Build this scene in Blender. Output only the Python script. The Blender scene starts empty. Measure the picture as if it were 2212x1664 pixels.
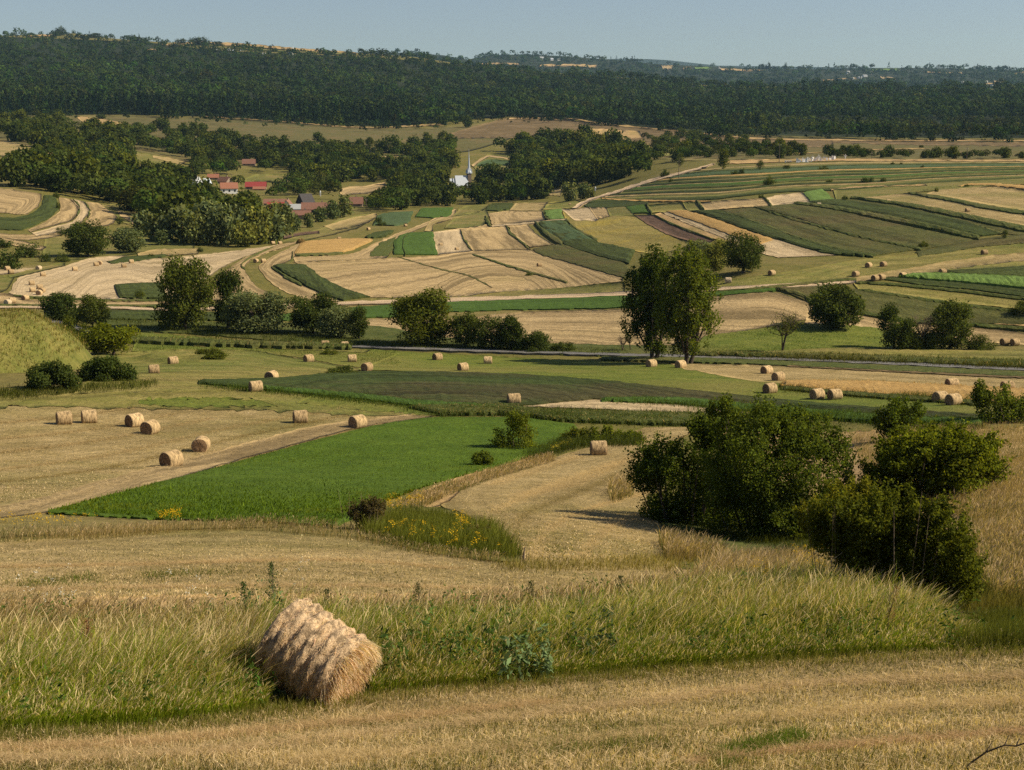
import bpy, math, random
import numpy as np
from mathutils import Matrix, Vector

# ------------------------------------------------------------------ camera, sky, sun, exposure
SC = bpy.context.scene
COL = SC.collection
random.seed(7)
RNG = np.random.default_rng(11)
W, H = 2212.0, 1664.0
F = 3038.7                      # focal length in the units of W
HOR = 300.0                     # where the level line of sight falls
PITCH = math.atan((H / 2 - HOR) / F)
CAMZ = 45.0

cam_d = bpy.data.cameras.new('camera')
cam = bpy.data.objects.new('camera', cam_d)
COL.objects.link(cam)
cam_d.sensor_fit = 'HORIZONTAL'
cam_d.sensor_width = 36.0
cam_d.lens = 36.0 * F / W
cam_d.clip_start = 0.5
cam_d.clip_end = 60000.0
cam.location = (0, 0, CAMZ)
cam.rotation_euler = (math.pi / 2 - PITCH, 0, 0)
SC.camera = cam

SUN_EL = math.radians(39)
SUN_BACK = math.radians(-3)     # how far behind the scene the sun stands, from due right
SUNV = Vector((math.cos(SUN_EL) * math.cos(SUN_BACK), math.cos(SUN_EL) * math.sin(SUN_BACK), math.sin(SUN_EL)))
world = bpy.data.worlds.new('World')
SC.world = world
world.use_nodes = True
wn = world.node_tree
for n in list(wn.nodes):
    wn.nodes.remove(n)
w_out = wn.nodes.new('ShaderNodeOutputWorld')
w_bg = wn.nodes.new('ShaderNodeBackground')
w_sky = wn.nodes.new('ShaderNodeTexSky')
w_sky.sky_type = 'NISHITA'
w_sky.sun_disc = False
w_sky.sun_elevation = SUN_EL
w_sky.sun_rotation = math.pi / 2 - SUN_BACK
w_sky.altitude = 400
w_sky.air_density = 1.0
w_sky.dust_density = 1.0
w_sky.ozone_density = 1.5
SKY_STRENGTH = 0.06
w_bg.inputs['Strength'].default_value = SKY_STRENGTH
w_hs = wn.nodes.new('ShaderNodeHueSaturation')
w_hs.inputs['Saturation'].default_value = .9
w_hs.inputs['Hue'].default_value = 0.512
w_hs.inputs['Value'].default_value = 1.0
wn.links.new(w_sky.outputs[0], w_hs.inputs['Color'])
wn.links.new(w_hs.outputs[0], w_bg.inputs['Color'])
wn.links.new(w_bg.outputs[0], w_out.inputs['Surface'])

sun_d = bpy.data.lights.new('sun', 'SUN')
sun_d.energy = 5.0
sun_d.angle = math.radians(0.5)
sun_d.color = (1.0, 0.85, 0.62)
sun = bpy.data.objects.new('sun', sun_d)
COL.objects.link(sun)
sun.rotation_euler = SUNV.to_track_quat('Z', 'Y').to_euler()
sun.location = (200, 100, 300)

SC.view_settings.view_transform = 'Standard'
SC.view_settings.look = 'None'
SC.view_settings.exposure = 0.6
SC.view_settings.gamma = 1.0
try:
    SC.cycles.use_denoising = False
    SC.cycles.max_bounces = 6
    SC.cycles.diffuse_bounces = 3
    SC.cycles.transmission_bounces = 4
    SC.cycles.volume_bounces = 0
    SC.cycles.sample_clamp_indirect = 4
except Exception:
    pass

# ------------------------------------------------------------------ the lie of the land
def pchip(xs, ys, x):
    xs = np.asarray(xs, float); ys = np.asarray(ys, float)
    h = np.diff(xs); d = np.diff(ys) / h
    m = np.zeros(len(xs)); m[0] = d[0]; m[-1] = d[-1]
    for i in range(1, len(xs) - 1):
        if d[i - 1] * d[i] > 0:
            w1 = 2 * h[i] + h[i - 1]; w2 = h[i] + 2 * h[i - 1]
            m[i] = (w1 + w2) / (w1 / d[i - 1] + w2 / d[i])
    x = np.clip(x, xs[0], xs[-1])
    k = np.clip(np.searchsorted(xs, x) - 1, 0, len(xs) - 2)
    t = (x - xs[k]) / h[k]
    return ((2 * t**3 - 3 * t**2 + 1) * ys[k] + (t**3 - 2 * t**2 + t) * h[k] * m[k]
            + (-2 * t**3 + 3 * t**2) * ys[k + 1] + (t**3 - t**2) * h[k] * m[k + 1])

NEAR = {1300: 26, 1400: 21, 1520: 16.5, 1664: 11, 1950: 5.5, 2400: 3.4}
TAB = {
    0: {60: 4400, 120: 3300, 170: 2700, 220: 2150, 260: 1750, 300: 1250, 340: 1000, 380: 800, 410: 640, 455: 540, 500: 480, 545: 430,
        590: 355, 650: 300, 720: 243, 780: 195, 840: 138, 905: 120, 960: 105, 1000: 95, 1060: 70, 1120: 52, 1200: 36, **NEAR},
    550: {60: 4600, 120: 3300, 170: 2700, 220: 2200, 270: 1700, 300: 1420, 340: 1250, 380: 1080, 410: 950, 455: 690, 500: 520, 545: 420,
          590: 350, 650: 300, 720: 243, 780: 195, 840: 138, 905: 120, 960: 105, 1000: 95, 1060: 70, 1120: 52, 1200: 36, **NEAR},
    1100: {60: 4600, 134: 3500, 170: 3000, 220: 2400, 265: 1750, 300: 1450, 340: 1250, 380: 1100, 410: 960, 440: 800, 500: 530, 545: 440,
           590: 350, 650: 297, 720: 240, 780: 200, 840: 145, 868: 130, 905: 120, 960: 107, 1000: 95, 1060: 74, 1120: 55, 1200: 38, **NEAR},
    1650: {60: 4600, 190: 3000, 220: 2500, 265: 1900, 300: 1400, 340: 900, 380: 650, 410: 560, 455: 450, 500: 380, 545: 330, 590: 280,
           650: 255, 720: 228, 780: 198, 840: 150, 868: 140, 905: 125, 960: 105, 1000: 92, 1060: 76, 1120: 64, 1200: 50, 1250: 42, 1280: 30,
           **NEAR},
    2212: {60: 4600, 190: 3000, 220: 2400, 265: 1850, 300: 1350, 340: 850, 360: 680, 380: 580, 410: 500, 455: 400, 500: 350, 545: 320,
           590: 285, 650: 262, 720: 245, 760: 222, 800: 186, 840: 155, 868: 137, 905: 112, 960: 85, 1000: 70, 1060: 58, 1120: 49, 1200: 40,
           1300: 30, 1400: 20.5, 1520: 16.0, 1664: 11, 1950: 5.5, 2400: 3.4},
}
GU = np.arange(-1240, 3660, 10.0)
GV = np.arange(60, 2401, 2.5)
_cols = []
for cu in TAB:
    vs = sorted(TAB[cu]); _cols.append(pchip(vs, np.log([TAB[cu][q] for q in vs]), GV))
_cols = np.array(_cols)
_cu = [-1240] + list(TAB)[0:] + [3660]
_cols = np.vstack([_cols[:1], _cols, _cols[-1:]])
LOGR = np.array([pchip(_cu, _cols[:, j], GU) for j in range(len(GV))]).T     # [u, v]

def R_of(u, v):
    u = np.asarray(u, float); v = np.asarray(v, float)
    a = np.clip((u - GU[0]) / 10.0, 0, len(GU) - 1.001); b = np.clip((v - GV[0]) / 2.5, 0, len(GV) - 1.001)
    i = a.astype(int); j = b.astype(int); s = a - i; t = b - j
    return np.exp((LOGR[i, j] * (1 - s) + LOGR[i + 1, j] * s) * (1 - t) + (LOGR[i, j + 1] * (1 - s) + LOGR[i + 1, j + 1] * s) * t)

CP, SP = math.cos(PITCH), math.sin(PITCH)
def at_range(u, v, R):
    """the point in direction (u, v) at horizontal range R"""
    x = (np.asarray(u, float) - W / 2) / F; y = (H / 2 - np.asarray(v, float)) / F
    dy = CP + y * SP; dz = -SP + y * CP
    n = np.hypot(x, dy)
    return np.stack([x / n * R, dy / n * R, CAMZ + dz / n * R], -1)

def P(u, v):
    return at_range(u, v, R_of(u, v))

# the two far ridges to the right, behind the wooded slope
C2 = [(-700, 140), (600, 150), (800, 118), (880, 113), (960, 120), (1010, 129), (1060, 119), (1130, 118), (1210, 121), (1320, 129), (1420, 139), (1500, 142), (1650, 148), (1750, 150), (1900, 147), (2000, 147),
      (2100, 149), (2212, 153), (2900, 160)]
def far_crest(u):
    return np.interp(u, [c[0] for c in C2], [c[1] for c in C2])
def P_far(u, v):
    c = far_crest(u)
    t = np.clip((np.asarray(v, float) - c) / (215.0 - c), 0, 1)
    return at_range(u, v, 6600 * (1 - t) + 3900 * t)

C1 = [(-700, 60), (0, 77), (110, 74), (160, 72), (250, 84), (345, 91), (430, 94), (500, 97), (560, 100), (650, 105), (800, 116), (900, 124), (1000, 139), (1100, 150), (1200, 158), (1400, 172), (1500, 182), (1550, 186),
      (1800, 189), (2212, 193), (2900, 198)]
def crest(u):
    return np.interp(u, [c[0] for c in C1], [c[1] for c in C1])

# ------------------------------------------------------------------ mesh helpers
def mesh_np(name, V, Q=None, T=None, col=None, uv=None, mat=None, smooth=False):
    """one mesh from numpy arrays: vertices, quads and / or triangles, point colours, point uv"""
    me = bpy.data.meshes.new(name)
    V = np.asarray(V, np.float32)
    me.vertices.add(len(V)); me.vertices.foreach_set('co', V.ravel())
    idx = []; starts = []; tot = 0; cnt = 0
    for arr, k in ((Q, 4), (T, 3)):
        if arr is not None and len(arr):
            arr = np.asarray(arr, np.int32)
            idx.append(arr.ravel()); starts.append(tot + np.arange(len(arr), dtype=np.int32) * k)
            tot += arr.size; cnt += len(arr)
    idx = np.concatenate(idx); starts = np.concatenate(starts)
    me.loops.add(tot); me.loops.foreach_set('vertex_index', idx)
    me.polygons.add(cnt); me.polygons.foreach_set('loop_start', starts)
    me.polygons.foreach_set('use_smooth', np.full(cnt, bool(smooth)))
    if col is not None:
        c = np.ones((len(V), 4), np.float32); c[:, :3] = col
        me.color_attributes.new('Col', 'FLOAT_COLOR', 'POINT').data.foreach_set('color', c.ravel())
    if uv is not None:
        l = me.uv_layers.new(name='UVMap')
        l.data.foreach_set('uv', np.asarray(uv, np.float32)[idx].ravel())
    me.update(calc_edges=True)
    if mat:
        me.materials.append(mat)
    return me

def link(name, me, parent=None):
    o = bpy.data.objects.new(name, me)
    COL.objects.link(o)
    if parent:
        o.parent = parent
    return o

def tag(o, label=None, cat=None, group=None, kind=None):
    for k, v in (('label', label), ('category', cat), ('group', group), ('kind', kind)):
        if v:
            o[k] = v
    return o

def thing(name, label, cat, loc=(0, 0, 0), rotz=0.0, group=None):
    o = bpy.data.objects.new(name, None)
    o.empty_display_size = 0.2
    COL.objects.link(o)
    o.location = loc; o.rotation_euler = (0, 0, rotz)
    return tag(o, label, cat, group)

class MB:
    """collects boxes, tubes and loose faces, then links them as one mesh"""
    def __init__(self):
        self.V = []; self.Q = []; self.T = []; self.n = 0
    def add(self, V, Q=(), T=()):
        self.V.append(np.asarray(V, float)); n = self.n
        if len(Q): self.Q.append(np.asarray(Q) + n)
        if len(T): self.T.append(np.asarray(T) + n)
        self.n += len(V)
    def box(self, c, s, rz=0.0):
        b = np.array([(x, y, z) for x in (-.5, .5) for y in (-.5, .5) for z in (-.5, .5)]) * np.array(s)
        ca, sa = math.cos(rz), math.sin(rz)
        b[:, :2] = b[:, :2] @ np.array([[ca, sa], [-sa, ca]])
        self.add(b + np.array(c), [(0, 1, 3, 2), (4, 6, 7, 5), (0, 4, 5, 1), (2, 3, 7, 6), (0, 2, 6, 4), (1, 5, 7, 3)])
    def tube(self, pts, rad, n=6):
        pts = np.asarray(pts, float); rad = np.broadcast_to(np.asarray(rad, float), (len(pts),))
        V = []
        for i, p in enumerate(pts):
            d = pts[min(i + 1, len(pts) - 1)] - pts[max(i - 1, 0)]
            d = d / (np.linalg.norm(d) + 1e-9)
            a = np.cross(d, (0, 0, 1.0) if abs(d[2]) < .9 else (1.0, 0, 0)); a /= np.linalg.norm(a); b = np.cross(d, a)
            for k in range(n):
                t = 2 * math.pi * k / n
                V.append(p + rad[i] * (math.cos(t) * a + math.sin(t) * b))
        Q = [(i * n + k, i * n + (k + 1) % n, (i + 1) * n + (k + 1) % n, (i + 1) * n + k) for i in range(len(pts) - 1) for k in range(n)]
        self.add(V, Q)
    def mesh(self, name, mat, smooth=False):
        return mesh_np(name, np.concatenate(self.V), np.concatenate(self.Q) if self.Q else None,
                       np.concatenate(self.T) if self.T else None, mat=mat, smooth=smooth)
    def obj(self, name, mat, parent=None, smooth=False):
        return link(name, self.mesh(name, mat, smooth), parent)

# ------------------------------------------------------------------ materials
def nodes_of(m):
    m.use_nodes = True
    nt = m.node_tree
    for n in list(nt.nodes):
        nt.nodes.remove(n)
    return nt, (lambda t, **kw: _node(nt, t, kw)), nt.links.new

def _node(nt, t, kw):
    n = nt.nodes.new('ShaderNode' + t)
    for k, v in kw.items():
        if k.startswith('i_'):
            n.inputs[int(k[2:]) if k[2:].isdigit() else k[2:].replace('_', ' ')].default_value = v
        else:
            setattr(n, k, v)
    return n

def ramp(nt, stops, interp='LINEAR'):
    r = nt.nodes.new('ShaderNodeValToRGB')
    r.color_ramp.interpolation = interp
    e = r.color_ramp.elements
    while len(e) < len(stops):
        e.new(0.5)
    for q, (p, c) in zip(e, stops):
        q.position = p
        q.color = (*c, 1) if len(c) == 3 else c
    return r

def mixc(nt, fac, a, b, mode='MIX'):
    m = nt.nodes.new('ShaderNodeMix')
    m.data_type = 'RGBA'; m.blend_type = mode
    for s, x in ((m.inputs[0], fac), (m.inputs[6], a), (m.inputs[7], b)):
        if isinstance(x, (int, float)):
            s.default_value = x
        elif isinstance(x, tuple):
            s.default_value = (*x, 1)
        else:
            nt.links.new(x, s)
    return m.outputs[2]

FIELD_MATS = {}
def field_mat(kind):
    """c1, c2: the two main colours; c3: patches; period / depth of the rows; patch amount; fine noise scale"""
    if kind in FIELD_MATS:
        return FIELD_MATS[kind]
    c1, c2, c3, period, depth, patch, fine = KINDS[kind]
    m = bpy.data.materials.new(kind)
    nt, N, L = nodes_of(m)
    out = N('OutputMaterial'); bs = N('BsdfPrincipled', i_Roughness=1.0)
    bs.inputs['Specular IOR Level'].default_value = 0.1
    L(bs.outputs[0], out.inputs[0])
    geo = N('NewGeometry')
    big = N('TexNoise', i_Scale=0.035, i_Detail=5.0, i_Roughness=0.65); L(geo.outputs['Position'], big.inputs['Vector'])
    mid = N('TexNoise', i_Scale=0.33, i_Detail=6.0, i_Roughness=0.7); L(geo.outputs['Position'], mid.inputs['Vector'])
    fin = N('TexNoise', i_Scale=fine, i_Detail=6.0, i_Roughness=0.75); L(geo.outputs['Position'], fin.inputs['Vector'])
    r1 = ramp(nt, [(.38, c1), (.62, c2)]); L(mid.outputs[0], r1.inputs[0])
    r2 = ramp(nt, [(.60 - .3 * patch, (0, 0, 0)), (.74 - .3 * patch, (1, 1, 1))]); L(big.outputs[0], r2.inputs[0])
    pm = N('Math', operation='MULTIPLY', i_1=min(1.0, .25 + patch)); L(r2.outputs[0], pm.inputs[0])
    c = mixc(nt, pm.outputs[0], r1.outputs[0], c3)
    r3 = ramp(nt, [(.3, (.55, .55, .52)), (.5, (1, 1, 1)), (.72, (1.4, 1.38, 1.3))]); L(fin.outputs[0], r3.inputs[0])
    c = mixc(nt, 0.85, c, r3.outputs[0], 'MULTIPLY')
    uv = N('UVMap')
    hs = None
    if depth > 0:
        sx = N('SeparateXYZ'); L(uv.outputs[0], sx.inputs[0])
        cx = N('CombineXYZ'); L(sx.outputs[1], cx.inputs[1])
        sq = N('Math', operation='MULTIPLY', i_1=0.05); L(sx.outputs[0], sq.inputs[0]); L(sq.outputs[0], cx.inputs[0])
        wv = N('TexNoise', i_Scale=1.0 / period, i_Detail=3.0, i_Roughness=0.6); L(cx.outputs[0], wv.inputs['Vector'])
        wide = N('TexNoise', i_Scale=0.28 / period, i_Detail=2.0, i_Roughness=0.5); L(cx.outputs[0], wide.inputs['Vector'])
        av = N('Math', operation='ADD'); L(wv.outputs[0], av.inputs[0]); L(wide.outputs[0], av.inputs[1])
        hv = N('Math', operation='MULTIPLY', i_1=.5); L(av.outputs[0], hv.inputs[0])
        lo = 1 - depth
        rr = ramp(nt, [(.43, (lo, lo, lo * .97)), (.5, (1, 1, 1)), (.57, (1 + .5 * depth,) * 3)])
        L(hv.outputs[0], rr.inputs[0])
        c = mixc(nt, 1.0, c, rr.outputs[0], 'MULTIPLY')
    L(c, bs.inputs['Base Color'])
    bp = N('Bump', i_Strength=0.6, i_Distance=min(.5, 1.2 / fine))
    L(fin.outputs[0], bp.inputs['Height']); L(bp.outputs[0], bs.inputs['Normal'])
    FIELD_MATS[kind] = m
    return m

KINDS = {  #            main colours                                     patches           rows        patch fine
    'stubble':      ((.285, .21, .105), (.36, .27, .14), (.24, .185, .08), 2.6, .42, .25, 1.6),
    'pale_stubble': ((.36, .28, .165), (.43, .34, .21), (.31, .24, .12), 2.4, .34, .2, 1.6),
    'hay':          ((.235, .18, .075), (.34, .26, .125), (.16, .15, .045), 1.4, .20, .35, 2.2),
    'green_hay':    ((.15, .145, .036), (.23, .195, .065), (.095, .125, .025), 1.6, .25, .4, 2.0),
    'mown_grass':   ((.092, .122, .020), (.14, .158, .030), (.19, .165, .05), 1.3, .12, .35, 2.2),
    'meadow':       ((.10, .11, .028), (.16, .15, .045), (.22, .17, .07), 3.0, .12, .4, 1.2),
    'flower_meadow': ((.20, .18, .05), (.28, .22, .075), (.34, .26, .04), 3.0, .2, .35, 1.2),
    'clover':       ((.055, .10, .010), (.08, .13, .014), (.06, .105, .012), 1.2, .1, .2, 3.0),
    'bright_crop':  ((.050, .095, .016), (.065, .115, .022), (.045, .085, .016), 1.1, .15, .2, 2.0),
    'lime_crop':    ((.105, .17, .038), (.125, .20, .048), (.09, .15, .035), 1.2, .18, .2, 2.0),
    'blue_crop':    ((.055, .088, .036), (.07, .105, .046), (.05, .078, .03), 1.0, .2, .2, 2.0),
    'dark_crop':    ((.040, .056, .015), (.058, .075, .020), (.06, .065, .02), 1.4, .35, .3, 1.6),
    'weedy_crop':   ((.06, .068, .02), (.09, .09, .028), (.10, .08, .034), 1.2, .3, .4, 1.6),
    'potato_crop':  ((.034, .052, .013), (.050, .070, .018), (.062, .052, .024), 0.9, .4, .5, 1.6),
    'soil':         ((.095, .06, .042), (.125, .08, .055), (.08, .055, .035), 1.0, .3, .3, 1.6),
    'wheat':        ((.33, .21, .075), (.40, .265, .10), (.28, .19, .07), 1.5, .12, .25, 2.6),
    'dry_grass':    ((.33, .225, .10), (.42, .29, .145), (.22, .18, .06), 2.0, .1, .4, 1.6),
    'verge':        ((.055, .075, .018), (.09, .10, .028), (.14, .12, .045), 2.0, .1, .35, 1.4),
    'heath':        ((.085, .085, .03), (.125, .11, .042), (.15, .11, .05), 4.0, .15, .4, .5),
    'brown_heath':  ((.10, .075, .035), (.14, .10, .05), (.18, .13, .07), 4.0, .15, .4, .5),
    'knoll_grass':  ((.11, .12, .028), (.19, .17, .05), (.085, .10, .022), 3.0, 0, .4, 1.4),
    'dirt':         ((.40, .30, .19), (.48, .37, .25), (.36, .27, .15), 1.0, .1, .2, 3.0),
    'asphalt':      ((.13, .128, .128), (.165, .162, .16), (.14, .135, .13), .8, .05, .2, 4.0),
    'ground':       ((.10, .10, .024), (.155, .135, .04), (.19, .15, .06), 5.0, 0, .35, 1.0),
    'woodland_floor': ((.018, .024, .010), (.024, .032, .012), (.028, .032, .014), 5.0, 0, .2, .3),
}

# ------------------------------------------------------------------ terrain
def grid_sheet(name, us, vs_of_t, nt_, fn, mat, zoff=0.0):
    """sheet over directions us (columns) x nt_ rows; vs_of_t(u, t) gives the direction, fn the point"""
    U, T = np.meshgrid(us, np.linspace(0, 1, nt_), indexing='ij')
    Vv = vs_of_t(U, T)
    X = fn(U, Vv).reshape(-1, 3)
    X[:, 2] += zoff
    nu = len(us)
    i, j = np.meshgrid(np.arange(nu - 1), np.arange(nt_ - 1), indexing='ij')
    a = (i * nt_ + j).ravel()
    Q = np.stack([a, a + 1, a + nt_ + 1, a + nt_], 1)
    return mesh_np(name, X, Q, mat=mat, smooth=True), X, nt_

US = np.arange(-1200, 3601, 10.0)
def _tv(U, T):
    c = crest(U)
    return c + (2400 - c) * T ** 1.35
me, _, _ = grid_sheet('terrain', US, _tv, 620, P, field_mat('ground'))
tag(link('terrain', me), kind='structure')
# the back of the wooded ridge, falling away behind its crest
def _back(U, T):
    return crest(U) + T * 40
def _Pback(U, V):
    t = (V - crest(U)) / 40
    c = crest(U); R = R_of(U, c) * (1 + .35 * t)
    p = at_range(U, c, R_of(U, c)); q = at_range(U, c, R)
    q[..., 2] = p[..., 2] - 150 * t
    return q
me, _, _ = grid_sheet('hills', US, _back, 8, _Pback, field_mat('woodland_floor'))
tag(link('hills', me), kind='structure')
def _fv(U, T):
    c = far_crest(U)
    return c + (215 - c) * T
US2 = np.arange(500, 2841, 10.0)
me, _, _ = grid_sheet('far_hills', US2, _fv, 40, P_far, field_mat('woodland_floor'))
tag(link('hills', me), kind='structure')
# a still farther blue ridge showing through the dip
def _P3(U, V):
    return at_range(U, V, 14000 - (V - 120) * 40)
def _v3(U, T):
    c = np.interp(U, [700, 1250, 1330, 1400, 1440, 1550, 2800], [150, 130, 127.5, 128, 130, 142, 160])
    return c + (200 - c) * T
me, _, _ = grid_sheet('hills', US2, _v3, 12, _P3, field_mat('woodland_floor'))
tag(link('hills', me), kind='structure')

# ------------------------------------------------------------------ fields: ribbons laid between two edges
def resample(pts, n):
    pts = np.asarray(pts, float)
    s = np.concatenate([[0], np.cumsum(np.hypot(*np.diff(pts, axis=0).T) + 1e-6)]); s /= s[-1]
    t = np.linspace(0, 1, n)
    if len(pts) > 2:
        return np.stack([pchip(s, pts[:, 0], t), pchip(s, pts[:, 1], t)], 1)
    return np.stack([np.interp(t, s, pts[:, 0]), np.interp(t, s, pts[:, 1])], 1)

LAY = [0]
TUFTS = []      # (grid of picture directions, height, kind): tufts grow here later
def ribbon(kind, A, B, h=0.0, lay=1, name=None, fn=P, rough=1.3, skirt=True):
    """a field between edge A and edge B; uv in metres along and across; h = height of the crop"""
    A = [tuple(q) for q in A]; B = [tuple(q) for q in B]
    for E in (A, B):            # carry on past the edges of the view
        if E[-1][0] >= 2225 and len(E) > 1:
            k_ = np.clip((E[-1][1] - E[-2][1]) / max(60.0, E[-1][0] - E[-2][0]), -.12, .12); E.append((2900, E[-1][1] + k_ * (2900 - E[-1][0]) * .6))
        if E[0][0] <= -60 and len(E) > 1:
            k_ = np.clip((E[0][1] - E[1][1]) / max(60.0, E[1][0] - E[0][0]), -.12, .12); E.insert(0, (-700, E[0][1] + k_ * (E[0][0] + 700) * .6))
    n = 40
    a = resample(A, n); b = resample(B, n)
    la = max(np.hypot(*np.diff(a, axis=0).T).sum(), np.hypot(*np.diff(b, axis=0).T).sum())
    wd = np.hypot(*(a - b).T).max()
    n = int(np.clip(la / 7, 12, 130)); m = int(np.clip(wd / 6, 4, 60))
    a = resample(A, n); b = resample(B, n)
    t = np.linspace(0, 1, m)[None, :, None]
    uvp = a[:, None] * (1 - t) + b[:, None] * t
    if rough:
        jit = RNG.normal(0, rough, (n, 2))
        uvp[:, 0] += jit * [1, .4]; uvp[:, -1] += RNG.normal(0, rough, (n, 2)) * [1, .4]
    X = fn(uvp[..., 0], uvp[..., 1])
    R = np.hypot(X[..., 0], X[..., 1])
    LAY[0] += 1
    lift = R * (.00016 * lay + 5e-7 * (LAY[0] % 60)) + h
    top = X.copy()
    if h:
        h *= .6
        hv = np.full((n, m), h) * (1 + RNG.normal(0, .03 if kind == 'wheat' else .10, (n, m)))
        hv[[0, -1]] *= .45; hv[:, [0, -1]] *= .45
        lift = lift - h / .6 + hv
        TUFTS.append((uvp, h, kind))
    top[..., 2] += lift
    al = np.concatenate([np.zeros((1, m)), np.cumsum(np.linalg.norm(np.diff(X, axis=0), axis=-1), 0)], 0).mean(1)
    ac = np.concatenate([np.zeros((n, 1)), np.cumsum(np.linalg.norm(np.diff(X, axis=1), axis=-1), 1)], 1)
    UV = np.stack([np.repeat(al[:, None], m, 1), ac], -1).reshape(-1, 2)
    V = top.reshape(-1, 3)
    i, j = np.meshgrid(np.arange(n - 1), np.arange(m - 1), indexing='ij')
    k = (i * m + j).ravel()
    Q = [np.stack([k, k + 1, k + m + 1, k + m], 1)]
    ring = np.concatenate([np.arange(m), np.arange(1, n) * m + m - 1, (n - 1) * m + np.arange(m - 2, -1, -1), np.arange(n - 2, 0, -1) * m])
    low = X.reshape(-1, 3)[ring].copy(); low[:, 2] -= R.reshape(-1)[ring] * .0006
    r2 = len(V) + np.arange(len(ring))
    Q.append(np.stack([ring, np.roll(ring, -1), np.roll(r2, -1), r2], 1))
    me = mesh_np(kind, np.concatenate([V, low]), np.concatenate(Q), uv=np.concatenate([UV, UV[ring]]), mat=field_mat(kind), smooth=(h == 0))
    o = link(name or {'dirt': 'dirt_track', 'asphalt': 'road', 'verge': 'grass_verge'}.get(kind, kind + ('' if kind.endswith(('meadow', 'heath', 'grass')) else '_field')), me)
    tag(o, kind='structure')
    return o

def strip(kind, pts, w, **kw):
    """a ribbon along a line, w wide (in picture units, up and down from the line)"""
    p = np.asarray(pts, float); w = np.broadcast_to(np.asarray(w, float), (len(p),))
    return ribbon(kind, np.stack([p[:, 0], p[:, 1] - w / 2], 1), np.stack([p[:, 0], p[:, 1] + w / 2], 1), **kw)

# -- far slopes and heath
ribbon('woodland_floor', [(-420, 66), (0, 80), (345, 95), (450, 108), (800, 125), (1000, 141), (1200, 160), (1400, 174), (1550, 188), (1800, 191), (2212, 195), (2640, 198)],
       [(-420, 256), (0, 250), (240, 248), (500, 255), (830, 273), (960, 264), (1106, 252), (1350, 270), (1450, 282), (1650, 292), (1800, 296), (2212, 299), (2640, 299)], name='woodland_floor', rough=0)
ribbon('heath', [(-100, 262), (240, 250), (500, 258), (700, 270), (860, 277), (1000, 272), (1106, 257)], [(-100, 330), (240, 345), (500, 352), (700, 350), (860, 345), (1000, 330), (1106, 300)])
ribbon('brown_heath', [(975, 288), (1040, 270), (1106, 255), (1190, 256), (1300, 270), (1420, 280), (1560, 295), (1800, 305)], [(980, 300), (1100, 300), (1200, 302), (1320, 310), (1450, 315), (1600, 315), (1700, 318), (1800, 320)], lay=2)
ribbon('dry_grass', [(1200, 290), (1280, 280), (1380, 284)], [(1190, 304), (1300, 306), (1390, 300)], lay=3, rough=3)
ribbon('heath', [(1420, 284), (1650, 294), (1800, 298), (2000, 302), (2400, 304)], [(1420, 345), (1650, 350), (1800, 346), (2000, 345), (2400, 345)])
ribbon('brown_heath', [(1700, 304), (2000, 307), (2400, 309)], [(1700, 308), (2000, 314), (2400, 319)], lay=2, rough=2)
strip('dry_grass', [(1100, 258), (1200, 256), (1320, 270), (1500, 288), (1680, 302), (2000, 305), (2300, 305)], [1, 2, 2, 2.5, 2.5, 2, 2], lay=3)
strip('dry_grass', [(440, 253), (600, 263), (800, 277), (960, 270)], 2, lay=3)
strip('dry_grass', [(1700, 335), (1850, 326), (2000, 322)], 1.5, lay=3)
ribbon('dry_grass', [(163, 252), (200, 255), (260, 264), (321, 278)], [(175, 262), (196, 270), (225, 283), (250, 284)], lay=2)
ribbon('dry_grass', [(40, 262), (70, 264), (85, 268)], [(45, 275), (70, 280), (88, 283)], lay=2, rough=2)
ribbon('meadow', [(95, 264), (130, 268)], [(100, 275), (132, 279)], lay=2, rough=2)
strip('dry_grass', [(150, 282), (165, 290), (130, 285)], 6, lay=2)
# upper left fields
ribbon('hay', [(-60, 300), (0, 306), (40, 311), (72, 317)], [(-60, 338), (0, 339), (40, 336), (67, 331)], lay=2)
ribbon('stubble', [(-60, 350), (0, 349), (59, 343), (98, 333), (125, 330), (145, 341)], [(-60, 360), (0, 359), (59, 357), (98, 354), (120, 348), (146, 343)], lay=2)
ribbon('meadow', [(290, 328), (350, 338), (404, 350)], [(268, 345), (294, 373), (372, 368)], lay=2)
ribbon('hay', [(330, 337), (365, 342), (404, 350)], [(330, 342), (360, 350), (390, 358)], lay=3)
ribbon('hay', [(283, 352), (305, 355)], [(285, 372), (318, 370)], lay=3)
# village clearings
ribbon('meadow', [(526, 386), (560, 377), (630, 377)], [(530, 398), (575, 395), (612, 391)], lay=2)
ribbon('stubble', [(732, 418), (738, 408), (790, 402), (832, 394)], [(740, 422), (770, 421), (800, 418), (832, 411)], lay=2)
ribbon('stubble', [(805, 341), (850, 337), (895, 342)], [(815, 350), (850, 350), (890, 350)], lay=2)
ribbon('meadow', [(1020, 356), (1045, 340), (1060, 333), (1130, 338)], [(1035, 378), (1060, 375), (1095, 368), (1120, 352)], lay=2)
ribbon('stubble', [(1018, 358), (1040, 344), (1053, 337), (1110, 344)], [(1022, 362), (1043, 348), (1056, 341), (1108, 347)], lay=3)
ribbon('blue_crop', [(1035, 353), (1060, 346), (1105, 350)], [(1030, 360), (1060, 357), (1095, 360)], lay=3)
ribbon('hay', [(1028, 363), (1060, 361), (1095, 364)], [(1040, 376), (1065, 374), (1098, 372)], lay=3)
ribbon('hay', [(1178, 411), (1216, 408)], [(1180, 423), (1210, 424)], lay=2)
ribbon('meadow', [(1370, 318), (1450, 315), (1520, 322)], [(1370, 335), (1450, 338), (1520, 330)], lay=2)
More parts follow.
